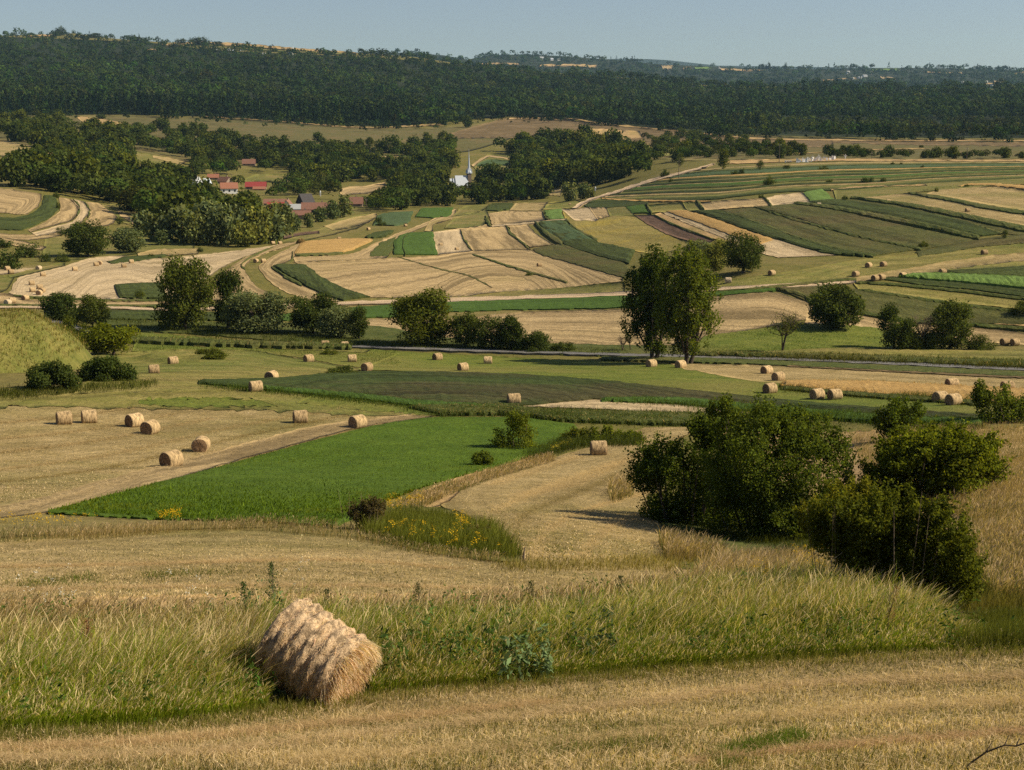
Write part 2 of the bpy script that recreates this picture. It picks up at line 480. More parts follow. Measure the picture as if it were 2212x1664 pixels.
ribbon('meadow', [(602, 524), (691, 495), (740, 472), (800, 462)], [(640, 524), (720, 508), (782, 490), (815, 468)], lay=2)
ribbon('hay', [(700, 490), (760, 472), (812, 462)], [(722, 500), (780, 488), (818, 470)], lay=3)
strip('soil', [(612, 515), (650, 507), (690, 503)], 6, lay=3)
# left hillside
ribbon('stubble', [(-60, 408), (0, 408), (49, 414), (90, 423), (86, 441), (59, 463)], [(-60, 462), (-30, 462), (0, 461), (20, 462), (40, 464), (56, 464)], lay=2)
ribbon('dark_crop', [(95, 423), (91, 440), (66, 464), (30, 472), (-60, 470)], [(123, 425), (125, 449), (98, 476), (39, 498), (-60, 498)], lay=3, h=.3)
ribbon('stubble', [(128, 427), (130, 449), (102, 478), (60, 497)], [(153, 431), (170, 455), (160, 475), (127, 485), (65, 502)], lay=2)
ribbon('pale_stubble', [(155, 431), (172, 455), (164, 476), (130, 488), (70, 505)], [(182, 437), (193, 460), (180, 479), (140, 500), (80, 512)], lay=3)
ribbon('stubble', [(184, 437), (196, 459), (184, 482)], [(216, 440), (250, 468), (246, 483), (200, 494)], lay=2)
strip('verge', [(157, 432), (173, 452), (167, 466)], [2, 5, 5], lay=4, h=.3)
strip('verge', [(183, 438), (194, 457), (191, 468)], [2, 5, 5], lay=4, h=.3)
ribbon('meadow', [(216, 442), (245, 441), (317, 484), (346, 500)], [(250, 467), (265, 480), (300, 495), (345, 510)], lay=2)
ribbon('stubble', [(250, 452), (300, 480), (347, 504)], [(262, 468), (300, 492), (345, 514)], lay=3)
ribbon('stubble', [(-60, 503), (0, 505), (60, 508), (130, 500), (190, 495)], [(-60, 512), (0, 515), (60, 520), (100, 516), (160, 503)], lay=2)
ribbon('stubble', [(-60, 512), (0, 514), (50, 522), (100, 536)], [(-60, 520), (0, 524), (45, 535), (92, 541)], lay=3)
ribbon('meadow', [(100, 500), (200, 498), (330, 512), (420, 525)], [(90, 560), (200, 562), (330, 545), (420, 540)], lay=1)
# -- the wide stubble fan, left
ribbon('pale_stubble', [(20, 634), (40, 602), (98, 586), (150, 573), (200, 558), (258, 554), (330, 560), (433, 551), (560, 536), (640, 524)],
       [(45, 643), (110, 646), (170, 647), (248, 648), (345, 645), (400, 640), (440, 610), (470, 585), (520, 560), (600, 530)], lay=2)
ribbon('pale_stubble', [(-60, 582), (0, 584), (50, 580), (84, 580)], [(-60, 598), (0, 594), (30, 592), (60, 586)], lay=2)
ribbon('stubble', [(640, 524), (600, 531), (560, 545), (500, 577), (465, 610), (440, 650)], [(655, 522), (600, 540), (562, 553), (528, 578), (545, 610), (610, 650)], lay=3)
ribbon('stubble', [(655, 522), (640, 530), (590, 555), (560, 578), (590, 615), (660, 650)], [(650, 528), (640, 545), (632, 560), (592, 580), (670, 625), (735, 652)], lay=2)
strip('verge', [(590, 536), (545, 556), (521, 577), (530, 582)], [2, 3, 5, 5], lay=4, h=.35)
strip('verge', [(632, 545), (633, 556), (628, 566), (592, 579)], [2, 3, 3, 3], lay=4, h=.3)
ribbon('dark_crop', [(231, 567), (290, 555), (362, 552)], [(240, 571), (300, 565), (355, 556)], lay=3, h=.4)
ribbon('hay', [(297, 550), (340, 540), (430, 538)], [(300, 556), (350, 554), (430, 550)], lay=3)
strip('meadow', [(20, 600), (60, 590), (140, 572)], [6, 9, 8], lay=3)
ribbon('meadow', [(-60, 596), (0, 596), (34, 596)], [(-60, 630), (0, 632), (16, 628)], lay=2)
ribbon('dark_crop', [(247, 618), (300, 615), (352, 614)], [(258, 646), (310, 647), (360, 646)], lay=4, h=.8)
ribbon('stubble', [(-60, 634), (0, 634), (30, 638), (60, 648), (120, 650), (400, 652)], [(-60, 660), (100, 661), (400, 662)], lay=2)
strip('verge', [(30, 640), (60, 644), (105, 645), (230, 651), (400, 651)], 3, lay=4, h=.3)
strip('verge', [(-60, 661), (100, 662), (300, 663), (480, 662)], 3, lay=4, h=.3)
ribbon('dark_crop', [(590, 577), (618, 574), (650, 574), (700, 605), (760, 632), (797, 643)], [(594, 580), (625, 598), (670, 624), (710, 642), (742, 650)], lay=4, h=.8)
strip('verge', [(588, 579), (620, 602), (652, 618)], [3, 6, 5], lay=5, h=.4)
# -- the centre stubble
ribbon('stubble', [(635, 567), (690, 566), (760, 562), (870, 557), (950, 552), (1010, 541), (1100, 536), (1150, 542), (1230, 568), (1346, 602)],
       [(652, 574), (690, 597), (740, 625), (800, 643), (900, 644), (980, 642), (1090, 631), (1200, 624), (1300, 613), (1346, 608)], lay=2)
strip('verge', [(1020, 551), (1110, 580), (1226, 612)], [1.5, 3.5, 3], lay=4, h=.3)
strip('verge', [(860, 557), (940, 580), (1020, 600), (1060, 622)], [1, 1.5, 1.5, 1], lay=4)
ribbon('stubble', [(632, 556), (700, 554), (760, 549), (800, 531), (850, 508), (905, 488), (985, 452)], [(638, 567), (720, 564), (800, 562), (842, 553), (850, 528), (895, 500), (985, 472)], lay=2)
ribbon('wheat', [(652, 524), (705, 519), (785, 517), (806, 521)], [(634, 551), (680, 551), (735, 548), (762, 540)], lay=3, h=.6)
strip('verge', [(640, 553), (690, 552), (740, 549)], 4, lay=5, h=.5)
ribbon('verge', [(800, 545), (822, 528), (855, 512)], [(800, 555), (838, 553), (850, 532)], lay=3, h=.2, rough=2)
ribbon('bright_crop', [(850, 551), (850, 530), (862, 512), (888, 505)], [(945, 552), (940, 532), (937, 516), (937, 503)], lay=4, h=.5)
strip('dark_crop', [(886, 506), (872, 520), (870, 538), (876, 551)], [3, 5, 7, 8], lay=6, h=.52)
ribbon('stubble', [(937, 503), (940, 520), (942, 548)], [(1055, 486), (1068, 496), (1075, 512), (1100, 535)], lay=3)
ribbon('pale_stubble', [(937, 503), (940, 528), (944, 552)], [(994, 497), (1000, 515), (1020, 545)], lay=4)
ribbon('stubble', [(994, 497), (1002, 517), (1022, 545)], [(1092, 491), (1100, 505), (1118, 520), (1145, 540)], lay=4)
ribbon('stubble', [(1096, 490), (1112, 510), (1145, 536)], [(1139, 485), (1152, 500), (1170, 515), (1196, 530)], lay=4)
strip('verge', [(995, 499), (1001, 517), (1016, 540)], [3, 4, 4], lay=6, h=.3)
strip('verge', [(1093, 490), (1103, 508), (1120, 520), (1142, 540)], [4, 5, 4, 4], lay=6, h=.35)
ribbon('stubble', [(1054, 463), (1060, 478), (1063, 490)], [(1096, 457), (1130, 458), (1174, 458), (1177, 478)], lay=3)
strip('pale_stubble', [(1062, 491), (1120, 487), (1225, 476)], 3, lay=6)
strip('verge', [(1049, 472), (1054, 482), (1059, 490)], [9, 10, 6], lay=6, h=.5)
strip('verge', [(1174, 460), (1176, 470), (1186, 477)], [4, 6, 3], lay=6, h=.6)
ribbon('meadow', [(960, 494), (985, 470), (1050, 452)], [(1000, 495), (1040, 490), (1058, 470)], lay=3)
ribbon('hay', [(915, 500), (930, 482), (985, 468), (1050, 455)], [(935, 502), (935, 490), (975, 475), (1010, 462)], lay=3)
ribbon('bright_crop', [(897, 470), (914, 452), (945, 451)], [(935, 472), (970, 469), (981, 450)], lay=4, h=.4)
ribbon('blue_crop', [(806, 487), (820, 467), (845, 461)], [(850, 489), (882, 482), (892, 459)], lay=4, h=.6)
ribbon('dark_crop', [(790, 512), (815, 504), (850, 500)], [(793, 516), (820, 515), (848, 505)], lay=5, h=.5)
ribbon('dark_crop', [(1048, 456), (1063, 442), (1085, 441)], [(1075, 457), (1101, 453), (1111, 441)], lay=4, h=.4)
ribbon('meadow', [(975, 470), (1005, 446), (1030, 444)], [(1010, 466), (1045, 456), (1060, 443)], lay=3)
ribbon('hay', [(1101, 456), (1115, 441), (1140, 440)], [(1140, 457), (1170, 456), (1184, 438)], lay=3)
ribbon('green_hay', [(1172, 455), (1185, 440), (1240, 432)], [(1210, 453), (1240, 451), (1262, 440)], lay=3)
ribbon('lime_crop', [(1176, 458), (1180, 468), (1188, 477)], [(1213, 453), (1213, 464), (1220, 475)], lay=5, h=.4)
ribbon('dark_crop', [(1162, 482), (1175, 497), (1219, 529), (1290, 555), (1358, 572)], [(1217, 478), (1241, 497), (1286, 524), (1330, 535), (1372, 543)], lay=5, h=.8)
ribbon('blue_crop', [(1164, 483), (1180, 500), (1220, 527)], [(1216, 479), (1240, 498), (1284, 523)], lay=6, h=.7)
strip('verge', [(1155, 482), (1180, 507), (1215, 529)], [3, 12, 10], lay=6, h=.7)
ribbon('weedy_crop', [(1151, 540), (1165, 550), (1230, 569), (1300, 589), (1348, 602)], [(1190, 532), (1222, 531), (1290, 556), (1352, 573), (1364, 590)], lay=4, h=.3)
# -- right of the lime patch
ribbon('flower_meadow', [(1214, 455), (1222, 477), (1241, 497), (1286, 525), (1371, 543), (1420, 552)], [(1311, 452), (1335, 466), (1371, 468), (1410, 490), (1456, 513), (1500, 532)], lay=2)
ribbon('pale_stubble', [(1214, 454), (1240, 453), (1272, 450)], [(1240, 478), (1290, 478), (1300, 466)], lay=3, rough=2)
ribbon('stubble', [(1272, 450), (1311, 451)], [(1290, 476), (1316, 470)], lay=4)
strip('verge', [(1222, 477), (1242, 496), (1290, 522)], [4, 6, 6], lay=6, h=.4)
ribbon('meadow', [(1306, 451), (1318, 468)], [(1355, 445), (1372, 467)], lay=3)
ribbon('bright_crop', [(1352, 449), (1365, 462)], [(1390, 444), (1402, 461)], lay=4, h=.3)
ribbon('dark_crop', [(1260, 444), (1300, 437), (1400, 437)], [(1270, 450), (1310, 450), (1400, 443)], lay=3, h=.3)
ribbon('green_hay', [(1396, 446), (1420, 443), (1474, 440)], [(1406, 462), (1440, 460), (1482, 458)], lay=4)
ribbon('meadow', [(1475, 440), (1502, 437)], [(1484, 458), (1518, 457)], lay=4)
ribbon('stubble', [(1508, 441), (1580, 434), (1650, 430)], [(1524, 457), (1600, 450), (1666, 447)], lay=4)
ribbon('pale_stubble', [(1655, 430), (1690, 422), (1734, 418)], [(1668, 447), (1700, 446), (1752, 440)], lay=4)
strip('verge', [(1504, 437), (1512, 447), (1522, 457)], [3, 8, 4], lay=6, h=.7)
strip('verge', [(1396, 444), (1402, 456), (1408, 463)], [3, 8, 4], lay=6, h=.6)
strip('verge', [(1652, 431), (1660, 440), (1667, 447)], [3, 7, 4], lay=6, h=.5)
ribbon('lime_crop', [(1736, 418), (1751, 438)], [(1777, 411), (1802, 435)], lay=5, h=.4)
ribbon('soil', [(1371, 467), (1400, 486), (1456, 513), (1520, 528)], [(1411, 467), (1450, 486), (1500, 506), (1545, 522)], lay=4)
ribbon('dry_grass', [(1411, 466), (1450, 485), (1500, 505), (1560, 522)], [(1428, 461), (1482, 484), (1540, 507), (1600, 530)], lay=4)
ribbon('pale_stubble', [(1427, 460), (1482, 483), (1540, 508), (1600, 536), (1680, 558)], [(1482, 456), (1530, 470), (1606, 497), (1681, 520), (1806, 553)], lay=3)
ribbon('wheat', [(1440, 459), (1500, 480), (1570, 507), (1640, 530)], [(1476, 456), (1525, 470), (1600, 497), (1670, 520)], lay=5, h=.4)
strip('verge', [(1412, 467), (1450, 486), (1540, 521)], [2, 3, 3], lay=6, h=.4)
ribbon('dark_crop', [(1492, 458), (1535, 471), (1606, 496), (1681, 520), (1806, 552), (1870, 556)], [(1548, 456), (1600, 473), (1656, 494), (1756, 529), (1820, 545), (1890, 554)], lay=4, h=.8)
ribbon('weedy_crop', [(1560, 457), (1660, 493), (1760, 528), (1890, 553)], [(1628, 450), (1715, 476), (1856, 515), (1986, 540)], lay=3, h=.3)
ribbon('weedy_crop', [(1637, 449), (1760, 484), (1864, 514), (1990, 540)], [(1724, 441), (1790, 452), (1900, 478), (2110, 522)], lay=3, h=.3)
ribbon('dark_crop', [(1742, 437), (1870, 459), (2015, 487), (2116, 512)], [(1800, 432), (1900, 445), (2050, 472), (2162, 507)], lay=3, h=.6)
ribbon('weedy_crop', [(1802, 432), (1905, 445), (2055, 472), (2165, 506)], [(1846, 430), (1960, 449), (2081, 476), (2230, 510)], lay=3)
strip('verge', [(1555, 457), (1660, 494), (1760, 529), (1885, 557)], [2, 5, 5, 4], lay=6, h=.5)
strip('verge', [(1628, 450), (1715, 477), (1858, 515), (1990, 542)], [2, 4, 4, 4], lay=6, h=.5)
strip('verge', [(1715, 442), (1780, 449), (1862, 464), (2010, 493), (2116, 518)], [3, 6, 8, 8, 8], lay=6, h=.9)
strip('verge', [(1840, 430), (1960, 446), (2085, 471), (2230, 500)], [3, 7, 9, 11], lay=6, h=.9)
ribbon('hay', [(1848, 427), (1960, 443), (2090, 468), (2240, 496)], [(1870, 424), (1930, 419), (2000, 425), (2106, 447), (2240, 466)], lay=3)
strip('verge', [(1965, 420), (2050, 434), (2130, 450), (2240, 466)], [3, 6, 7, 8], lay=6, h=.6)
ribbon('hay', [(2000, 420), (2050, 428), (2130, 444), (2240, 460)], [(2030, 411), (2080, 404), (2150, 405), (2240, 416)], lay=3)
ribbon('wheat', [(2068, 405), (2110, 402), (2150, 404), (2240, 414)], [(2090, 399), (2140, 399), (2180, 401), (2240, 406)], lay=4, h=.5)
# long thin strips below the heath
c0 = resample([(1262, 440), (1400, 436), (1500, 434), (1700, 416), (1850, 411), (2000, 398), (2240, 386)], 30)
c1 = resample([(1440, 376), (1520, 366), (1600, 360), (1750, 354), (1900, 350), (2050, 350), (2240, 351)], 30)
bands = [('dark_crop', .06, .5), ('verge', .05, .3), ('meadow', .09, 0), ('hay', .05, 0), ('dark_crop', .06, .5), ('meadow', .07, 0), ('verge', .05, .5), ('bright_crop', .08, .3), ('hay', .03, 0), ('dark_crop', .07, .6),
         ('meadow', .05, 0), ('verge', .05, .6), ('wheat', .045, .3), ('verge', .03, 0), ('blue_crop', .10, .2), ('dark_crop', .04, .3), ('meadow', .05, 0), ('hay', .05, 0)]
tt = 0; tot = sum(b[1] for b in bands)
for k, wd, hh in bands:
    t1 = tt + wd / tot
    ribbon(k, c0 * (1 - tt) + c1 * tt, c0 * (1 - t1) + c1 * t1, lay=2, h=hh, rough=.6)
    tt = t1
ribbon('meadow', [(1800, 412), (1900, 405), (2060, 392), (2240, 384)], [(1806, 432), (1900, 425), (2000, 412), (2060, 404)], lay=3)
strip('dry_grass', [(1796, 412), (1860, 406), (2000, 402)], 2.5, lay=5)
strip('wheat', [(1300, 431), (1390, 435), (1536, 437)], [2, 3.5, 2], lay=5)
ribbon('dry_grass', [(1560, 347), (1700, 345), (1800, 343), (1960, 346), (2240, 347)], [(1560, 356), (1700, 351), (1800, 349), (1960, 349), (2240, 350)], lay=3)
# tracks
ribbon('dirt', [(1236, 452), (1262, 436), (1330, 415), (1400, 391), (1480, 372), (1540, 356)], [(1246, 452), (1274, 437), (1345, 416), (1420, 392), (1490, 374), (1545, 357)], lay=6)
strip('dirt', [(-60, 666), (0, 666), (225, 667), (360, 671), (500, 668), (740, 658), (1106, 646), (1346, 637), (1546, 627), (1776, 616), (1850, 611)], [4, 4, 5, 6, 6, 7, 8, 8, 8, 8, 4], lay=6)
# -- valley floor
ribbon('meadow', [(800, 646), (980, 642), (1100, 630), (1230, 618), (1350, 610)], [(800, 655), (980, 650), (1106, 644), (1230, 640), (1350, 634)], lay=2)
ribbon('bright_crop', [(225, 674), (400, 678), (600, 680), (790, 664), (980, 653), (1106, 650), (1346, 642), (1546, 632), (1680, 624)],
       [(225, 691), (400, 692), (600, 694), (790, 688), (900, 684), (980, 675), (1126, 671), (1346, 666), (1500, 646), (1680, 630)], lay=3, h=.4)
ribbon('dark_crop', [(100, 672), (225, 673), (400, 677), (520, 680)], [(100, 690), (225, 692), (400, 694), (520, 695)], lay=4, h=.7)
ribbon('stubble', [(790, 690), (980, 688), (1126, 675), (1346, 668), (1450, 652), (1550, 637), (1660, 632), (1752, 656)], [(800, 718), (980, 736), (1130, 741), (1280, 746), (1430, 748), (1560, 725), (1650, 708), (1750, 690)], lay=2)
ribbon('stubble', [(1745, 657), (1850, 678), (1950, 695), (2080, 706), (2240, 722)], [(1740, 700), (1850, 708), (2000, 722), (2100, 738), (2240, 748)], lay=2)
ribbon('mown_grass', [(1520, 728), (1650, 712), (1740, 702), (1900, 712), (1930, 725)], [(1500, 760), (1650, 760), (1740, 758), (1850, 756), (1930, 754)], lay=4, h=.1)
ribbon('green_hay', [(1540, 610), (1700, 588), (1900, 556), (2000, 546), (2100, 534), (2240, 524)], [(1560, 630), (1734, 613), (1850, 601), (2015, 590), (2100, 584), (2240, 577)], lay=2)
ribbon('hay', [(1800, 610), (1950, 583), (2090, 560), (2240, 545)], [(1810, 616), (1960, 596), (2100, 578), (2240, 562)], lay=3, rough=2)
ribbon('weedy_crop', [(1980, 545), (2060, 530), (2120, 518), (2240, 505)], [(1985, 556), (2060, 545), (2120, 535), (2240, 525)], lay=3, h=.3)
ribbon('dark_crop', [(2040, 590), (2120, 584), (2240, 577)], [(2060, 595), (2150, 600), (2240, 604)], lay=4, h=.6)
ribbon('lime_crop', [(1941, 601), (1975, 597), (2015, 595), (2120, 598), (2240, 605)], [(1943, 603), (2000, 607), (2058, 611), (2140, 619), (2240, 628)], lay=5, h=1.0)
ribbon('dark_crop', [(1930, 601), (2000, 607), (2060, 612), (2240, 630)], [(1900, 604), (2000, 618), (2080, 625), (2240, 645)], lay=3, h=.3)
ribbon('green_hay', [(1842, 613), (1940, 616), (2036, 625), (2130, 636), (2240, 648)], [(1855, 628), (1950, 640), (2058, 655), (2140, 663), (2240, 674)], lay=4)
ribbon('weedy_crop', [(1680, 625), (1760, 620), (1850, 628), (1950, 641), (2058, 656), (2240, 676)], [(1750, 656), (1800, 664), (1860, 677), (1950, 690), (2050, 698), (2240, 705)], lay=3, h=.35)
ribbon('dry_grass', [(2060, 662), (2140, 670), (2240, 680)], [(2090, 695), (2150, 702), (2240, 708)], lay=5, rough=2)
strip('verge', [(1676, 627), (1730, 640), (1755, 656), (1860, 679), (1960, 696), (2100, 706), (2240, 716)], [3, 8, 6, 6, 6, 5, 5], lay=6, h=.6)
strip('verge', [(1850, 614), (1930, 619), (2030, 628), (2240, 652)], [3, 4, 5, 5], lay=6, h=.5)
strip('verge', [(1855, 630), (1950, 644), (2058, 660), (2240, 682)], [3, 6, 6, 6], lay=6, h=.5)
strip('verge', [(1555, 633), (1620, 628), (1740, 616), (1850, 606)], [3, 4, 4, 3], lay=7, h=.3)
# by the creek and the road
ribbon('verge', [(225, 693), (400, 697), (600, 700), (800, 706), (950, 730), (1130, 742), (1340, 748), (1500, 752)], [(225, 716), (400, 722), (600, 738), (800, 750), (950, 758), (1130, 765), (1340, 772), (1500, 774)], lay=3, h=.3)
ribbon('green_hay', [(1490, 762), (1650, 762), (1734, 758), (1850, 755), (1950, 755), (2240, 760)], [(1490, 769), (1650, 771), (1734, 772), (1850, 775), (1950, 780), (2240, 790)], lay=5, h=.3)
ribbon('verge', [(1490, 769), (1650, 771), (1734, 771), (1850, 774), (1950, 778), (2240, 787)], [(1490, 773), (1650, 776), (1734, 779), (1850, 783), (1950, 787), (2240, 799)], lay=6, h=.9)
road_c = [(2420, 812), (2212, 802), (1950, 790), (1733, 781), (1496, 773.5), (1300, 769), (1106, 763.5), (900, 757), (750, 752), (600, 747), (450, 742), (320, 737), (240, 733), (205, 727), (165, 711), (125, 701), (90, 695), (30, 688)]
strip('asphalt', road_c, [7, 6.5, 6, 5.5, 5.5, 5, 5, 4.5, 4, 3.5, 3.5, 4, 5, 7, 9, 8, 7, 6], lay=9)
strip('verge', [(760, 757), (600, 752), (450, 747), (320, 742), (235, 739)], [3, 6, 6, 6, 5], lay=8, h=1.2)
strip('verge', [(2420, 822), (2212, 812), (1950, 800), (1733, 790), (1496, 781), (1300, 777)], [12, 11, 11, 10, 9, 7], lay=7, h=.25)
ribbon('brown_heath', [(1700, 788), (1950, 800), (2240, 813)], [(1700, 795), (1950, 808), (2240, 822)], lay=8, rough=1)
# -- near side of the road
ribbon('mown_grass', [(300, 718), (500, 735), (700, 748), (900, 762), (1100, 772)], [(285, 760), (480, 760), (620, 770), (780, 795), (880, 803)], lay=2)
ribbon('green_hay', [(420, 736), (560, 740), (720, 750), (800, 758)], [(420, 750), (560, 754), (700, 760), (790, 764)], lay=4)
ribbon('green_hay', [(250, 765), (400, 756), (520, 757), (640, 775), (780, 800)], [(160, 852), (380, 850), (520, 845), (680, 815), (770, 804)], lay=3)
ribbon('mown_grass', [(860, 765), (1100, 774), (1400, 786), (1650, 800), (1720, 812)], [(770, 800), (1000, 808), (1300, 826), (1500, 847), (1720, 872), (1900, 886), (2120, 898), (2300, 900)], lay=3)
ribbon('hay', [(1450, 788), (1640, 790), (1800, 798), (2240, 820)], [(1480, 800), (1690, 830), (1850, 828), (2240, 846)], lay=4)
ribbon('potato_crop', [(430, 827), (560, 823), (800, 806), (1000, 808), (1200, 817), (1500, 848), (1700, 870), (1950, 891), (2120, 903)],
       [(430, 832), (560, 842), (750, 858), (950, 877), (1100, 880), (1300, 866), (1600, 880), (1900, 903), (2120, 914)], lay=5, h=.45)
strip('bright_crop', [(560, 842), (750, 858), (950, 879), (1080, 884)], [5, 9, 12, 9], lay=6, h=.5)
strip('bright_crop', [(1300, 868), (1450, 869), (1600, 882), (1900, 908), (2120, 919)], [5, 13, 15, 14, 10], lay=6, h=.5)
ribbon('wheat', [(1690, 831), (1850, 829), (2000, 836), (2240, 848)], [(1688, 839), (1850, 853), (2000, 863), (2120, 873), (2240, 876)], lay=6, h=.8)
strip('verge', [(1690, 842), (1850, 856), (2000, 866), (2130, 876)], [4, 7, 8, 8], lay=7, h=.4)
ribbon('pale_stubble', [(1125, 867), (1300, 863), (1450, 874), (1600, 884), (1800, 900), (1900, 909)], [(1130, 880), (1300, 886), (1450, 893), (1600, 900), (1750, 906), (1900, 913)], lay=5)
ribbon('verge', [(880, 884), (1050, 880), (1200, 892), (1400, 896), (1700, 903)], [(960, 900), (1080, 898), (1200, 911), (1400, 919), (1700, 926)], lay=6, h=.5)
ribbon('hay', [(-100, 868), (100, 862), (300, 850), (550, 846), (800, 870), (920, 898)], [(-100, 1122), (0, 1117), (200, 1072), (500, 992), (700, 942), (900, 903)], lay=2)
ribbon('green_hay', [(-100, 862), (100, 856), (300, 848), (550, 845), (800, 866), (960, 896)], [(-100, 885), (100, 880), (300, 885), (550, 888), (760, 898), (920, 903)], lay=4, rough=5)
ribbon('mown_grass', [(300, 865), (420, 862), (560, 866)], [(300, 876), (430, 882), (600, 880)], lay=5, rough=6)
ribbon('mown_grass', [(690, 850), (800, 862), (1000, 882)], [(640, 872), (800, 890), (950, 899)], lay=5, rough=4)
ribbon('stubble', [(-100, 1108), (0, 1096), (200, 1046), (450, 982), (700, 920), (880, 898)], [(-100, 1137), (0, 1121), (105, 1109), (300, 1059), (600, 973), (800, 922), (935, 903)], lay=6, rough=2.5)
ribbon('clover', [(105, 1110), (300, 1058), (500, 1005), (700, 950), (850, 916), (950, 905), (1100, 905), (1240, 920)], [(108, 1113), (350, 1125), (550, 1129), (720, 1138), (800, 1097), (950, 1042), (1100, 1002), (1262, 947)], lay=7, h=.12)
ribbon('meadow', [(-100, 1128), (100, 1114), (350, 1126), (600, 1132)], [(-100, 1165), (200, 1155), (400, 1145), (600, 1140)], lay=4)
ribbon('hay', [(1395, 925), (1280, 965), (1190, 992), (1050, 1030), (975, 1058), (955, 1090), (1040, 1130), (1090, 1185), (1110, 1240)], [(1520, 925), (1440, 965), (1400, 1030), (1400, 1090), (1440, 1150), (1490, 1200), (1500, 1245)], lay=4)
ribbon('dry_grass', [(1180, 985), (1080, 1010), (960, 1045), (880, 1080), (830, 1100)], [(1200, 998), (1080, 1030), (1000, 1060), (960, 1090), (900, 1110)], lay=6, rough=3)
ribbon('meadow', [(770, 1130), (860, 1095), (960, 1100), (1050, 1140), (1125, 1200)], [(780, 1160), (860, 1180), (960, 1200), (1050, 1212), (1125, 1217)], lay=6)
ribbon('dry_grass', [(1560, 932), (1800, 935), (1950, 926), (2080, 930), (2400, 912)], [(1560, 990), (1800, 1100), (1880, 1180), (2050, 1290), (2400, 1310)], lay=3, rough=5)
ribbon('verge', [(1420, 1090), (1600, 1080), (1800, 1100), (2000, 1150), (2120, 1200)], [(1450, 1225), (1600, 1250), (1750, 1262), (1900, 1300), (2120, 1330)], lay=5, rough=5)
ribbon('hay', [(-100, 1182), (200, 1160), (500, 1147), (760, 1162), (900, 1190), (1100, 1219), (1300, 1230), (1470, 1216)], [(-100, 1330), (300, 1315), (600, 1300), (900, 1300), (1200, 1300), (1380, 1290), (1480, 1260)], lay=5)
ribbon('dry_grass', [(-100, 1300), (300, 1290), (600, 1285), (900, 1285), (1200, 1280), (1450, 1262), (1620, 1258)], [(-100, 1345), (300, 1335), (600, 1330), (900, 1325), (1200, 1318), (1450, 1305), (1620, 1290)], lay=6, rough=4)
ribbon('verge', [(-100, 1345), (500, 1332), (1000, 1325), (1500, 1300), (1750, 1275), (1900, 1300), (2050, 1355), (2300, 1375)], [(-100, 1605), (300, 1575), (560, 1540), (820, 1500), (1300, 1458), (1700, 1428), (2050, 1405), (2300, 1396)], lay=4)
ribbon('hay', [(-100, 1590), (300, 1560), (560, 1528), (820, 1492), (1300, 1452), (1700, 1424), (2050, 1403), (2400, 1395)], [(-100, 1940), (500, 1940), (1100, 1940), (1700, 1940), (2400, 1940)], lay=2)
# the grassy knoll at the left edge
def knoll():
    c = at_range(-52, 790, 172.0)
    nx, ny = 70, 60
    X_, Y_ = np.meshgrid(np.linspace(-24, 20, nx), np.linspace(-12, 30, ny), indexing='ij')
    rx = np.where(X_ > 0, 9.0, 30.0)
    d = np.sqrt((X_ / rx) ** 2 + ((Y_ - 9) / 17.0) ** 2)
    Z = 6.3 * np.clip(1 - d ** 2.0, -.35, 1) + .18 * np.sin(X_ * .9 + Y_ * .5) + .12 * np.sin(Y_ * 1.3 - X_ * .4)
    V = np.stack([c[0] + X_, c[1] + Y_, c[2] + Z - 1.2], -1).reshape(-1, 3)
    i, j = np.meshgrid(np.arange(nx - 1), np.arange(ny - 1), indexing='ij'); k = (i * ny + j).ravel()
    o = link('hill', mesh_np('hill', V, np.stack([k, k + ny, k + ny + 1, k + 1], 1), uv=V[:, :2] - V[0, :2], mat=field_mat('knoll_grass'), smooth=True))
    tag(o, kind='structure')
    return V[V[:, 2] > c[2] - .5]
KNOLL = knoll()
# fields on the far crests
for k, a, b in [('dry_grass', [(350, 97), (420, 92), (440, 90)], [(352, 101), (420, 97), (452, 95)]), ('dry_grass', [(450, 93), (520, 96), (640, 106), (770, 115)], [(470, 100), (540, 103), (640, 111), (770, 118)]),
                ('meadow', [(520, 104), (640, 112), (760, 118)], [(520, 108), (640, 115), (760, 121)]), ('dry_grass', [(60, 78), (110, 77)], [(60, 81), (115, 81)]),
                ('dry_grass', [(315, 108), (340, 107)], [(316, 110), (340, 110)]), ('meadow', [(180, 205), (230, 206), (280, 206)], [(180, 208), (230, 209), (280, 209)])]:
    ribbon(k, a, b, lay=4)
for k, a, b in [('dry_grass', [(1035, 138), (1120, 138)], [(1040, 142), (1130, 142)]), ('dry_grass', [(1165, 142), (1230, 141), (1290, 143)], [(1165, 147), (1230, 145), (1290, 149)]),
                ('stubble', [(1430, 144), (1452, 143)], [(1432, 152), (1452, 151)]), ('brown_heath', [(1475, 146), (1494, 146)], [(1475, 154), (1490, 154)]), ('lime_crop', [(1500, 147), (1535, 147)], [(1502, 151), (1530, 151)]),
                ('dry_grass', [(1555, 150), (1655, 153)], [(1560, 154), (1655, 156)]), ('lime_crop', [(1870, 152), (1940, 150)], [(1870, 155), (1945, 154)]), ('stubble', [(1900, 167), (1930, 169), (1945, 174)], [(1905, 172), (1930, 174), (1942, 176)]),
                ('dry_grass', [(1775, 175), (1850, 169)], [(1778, 177), (1850, 172)]), ('dry_grass', [(1995, 156), (2040, 158)], [(1995, 158), (2040, 160)]), ('stubble', [(2040, 159), (2080, 158)], [(2040, 162), (2078, 161)]),
                ('dry_grass', [(2090, 181), (2165, 182)], [(2090, 183), (2165, 185)]), ('stubble', [(2145, 176), (2175, 180)], [(2150, 179), (2173, 183)]), ('stubble', [(2190, 160), (2212, 157)], [(2190, 163), (2212, 162)])]:
    ribbon(k, a, b, lay=4, fn=P_far)
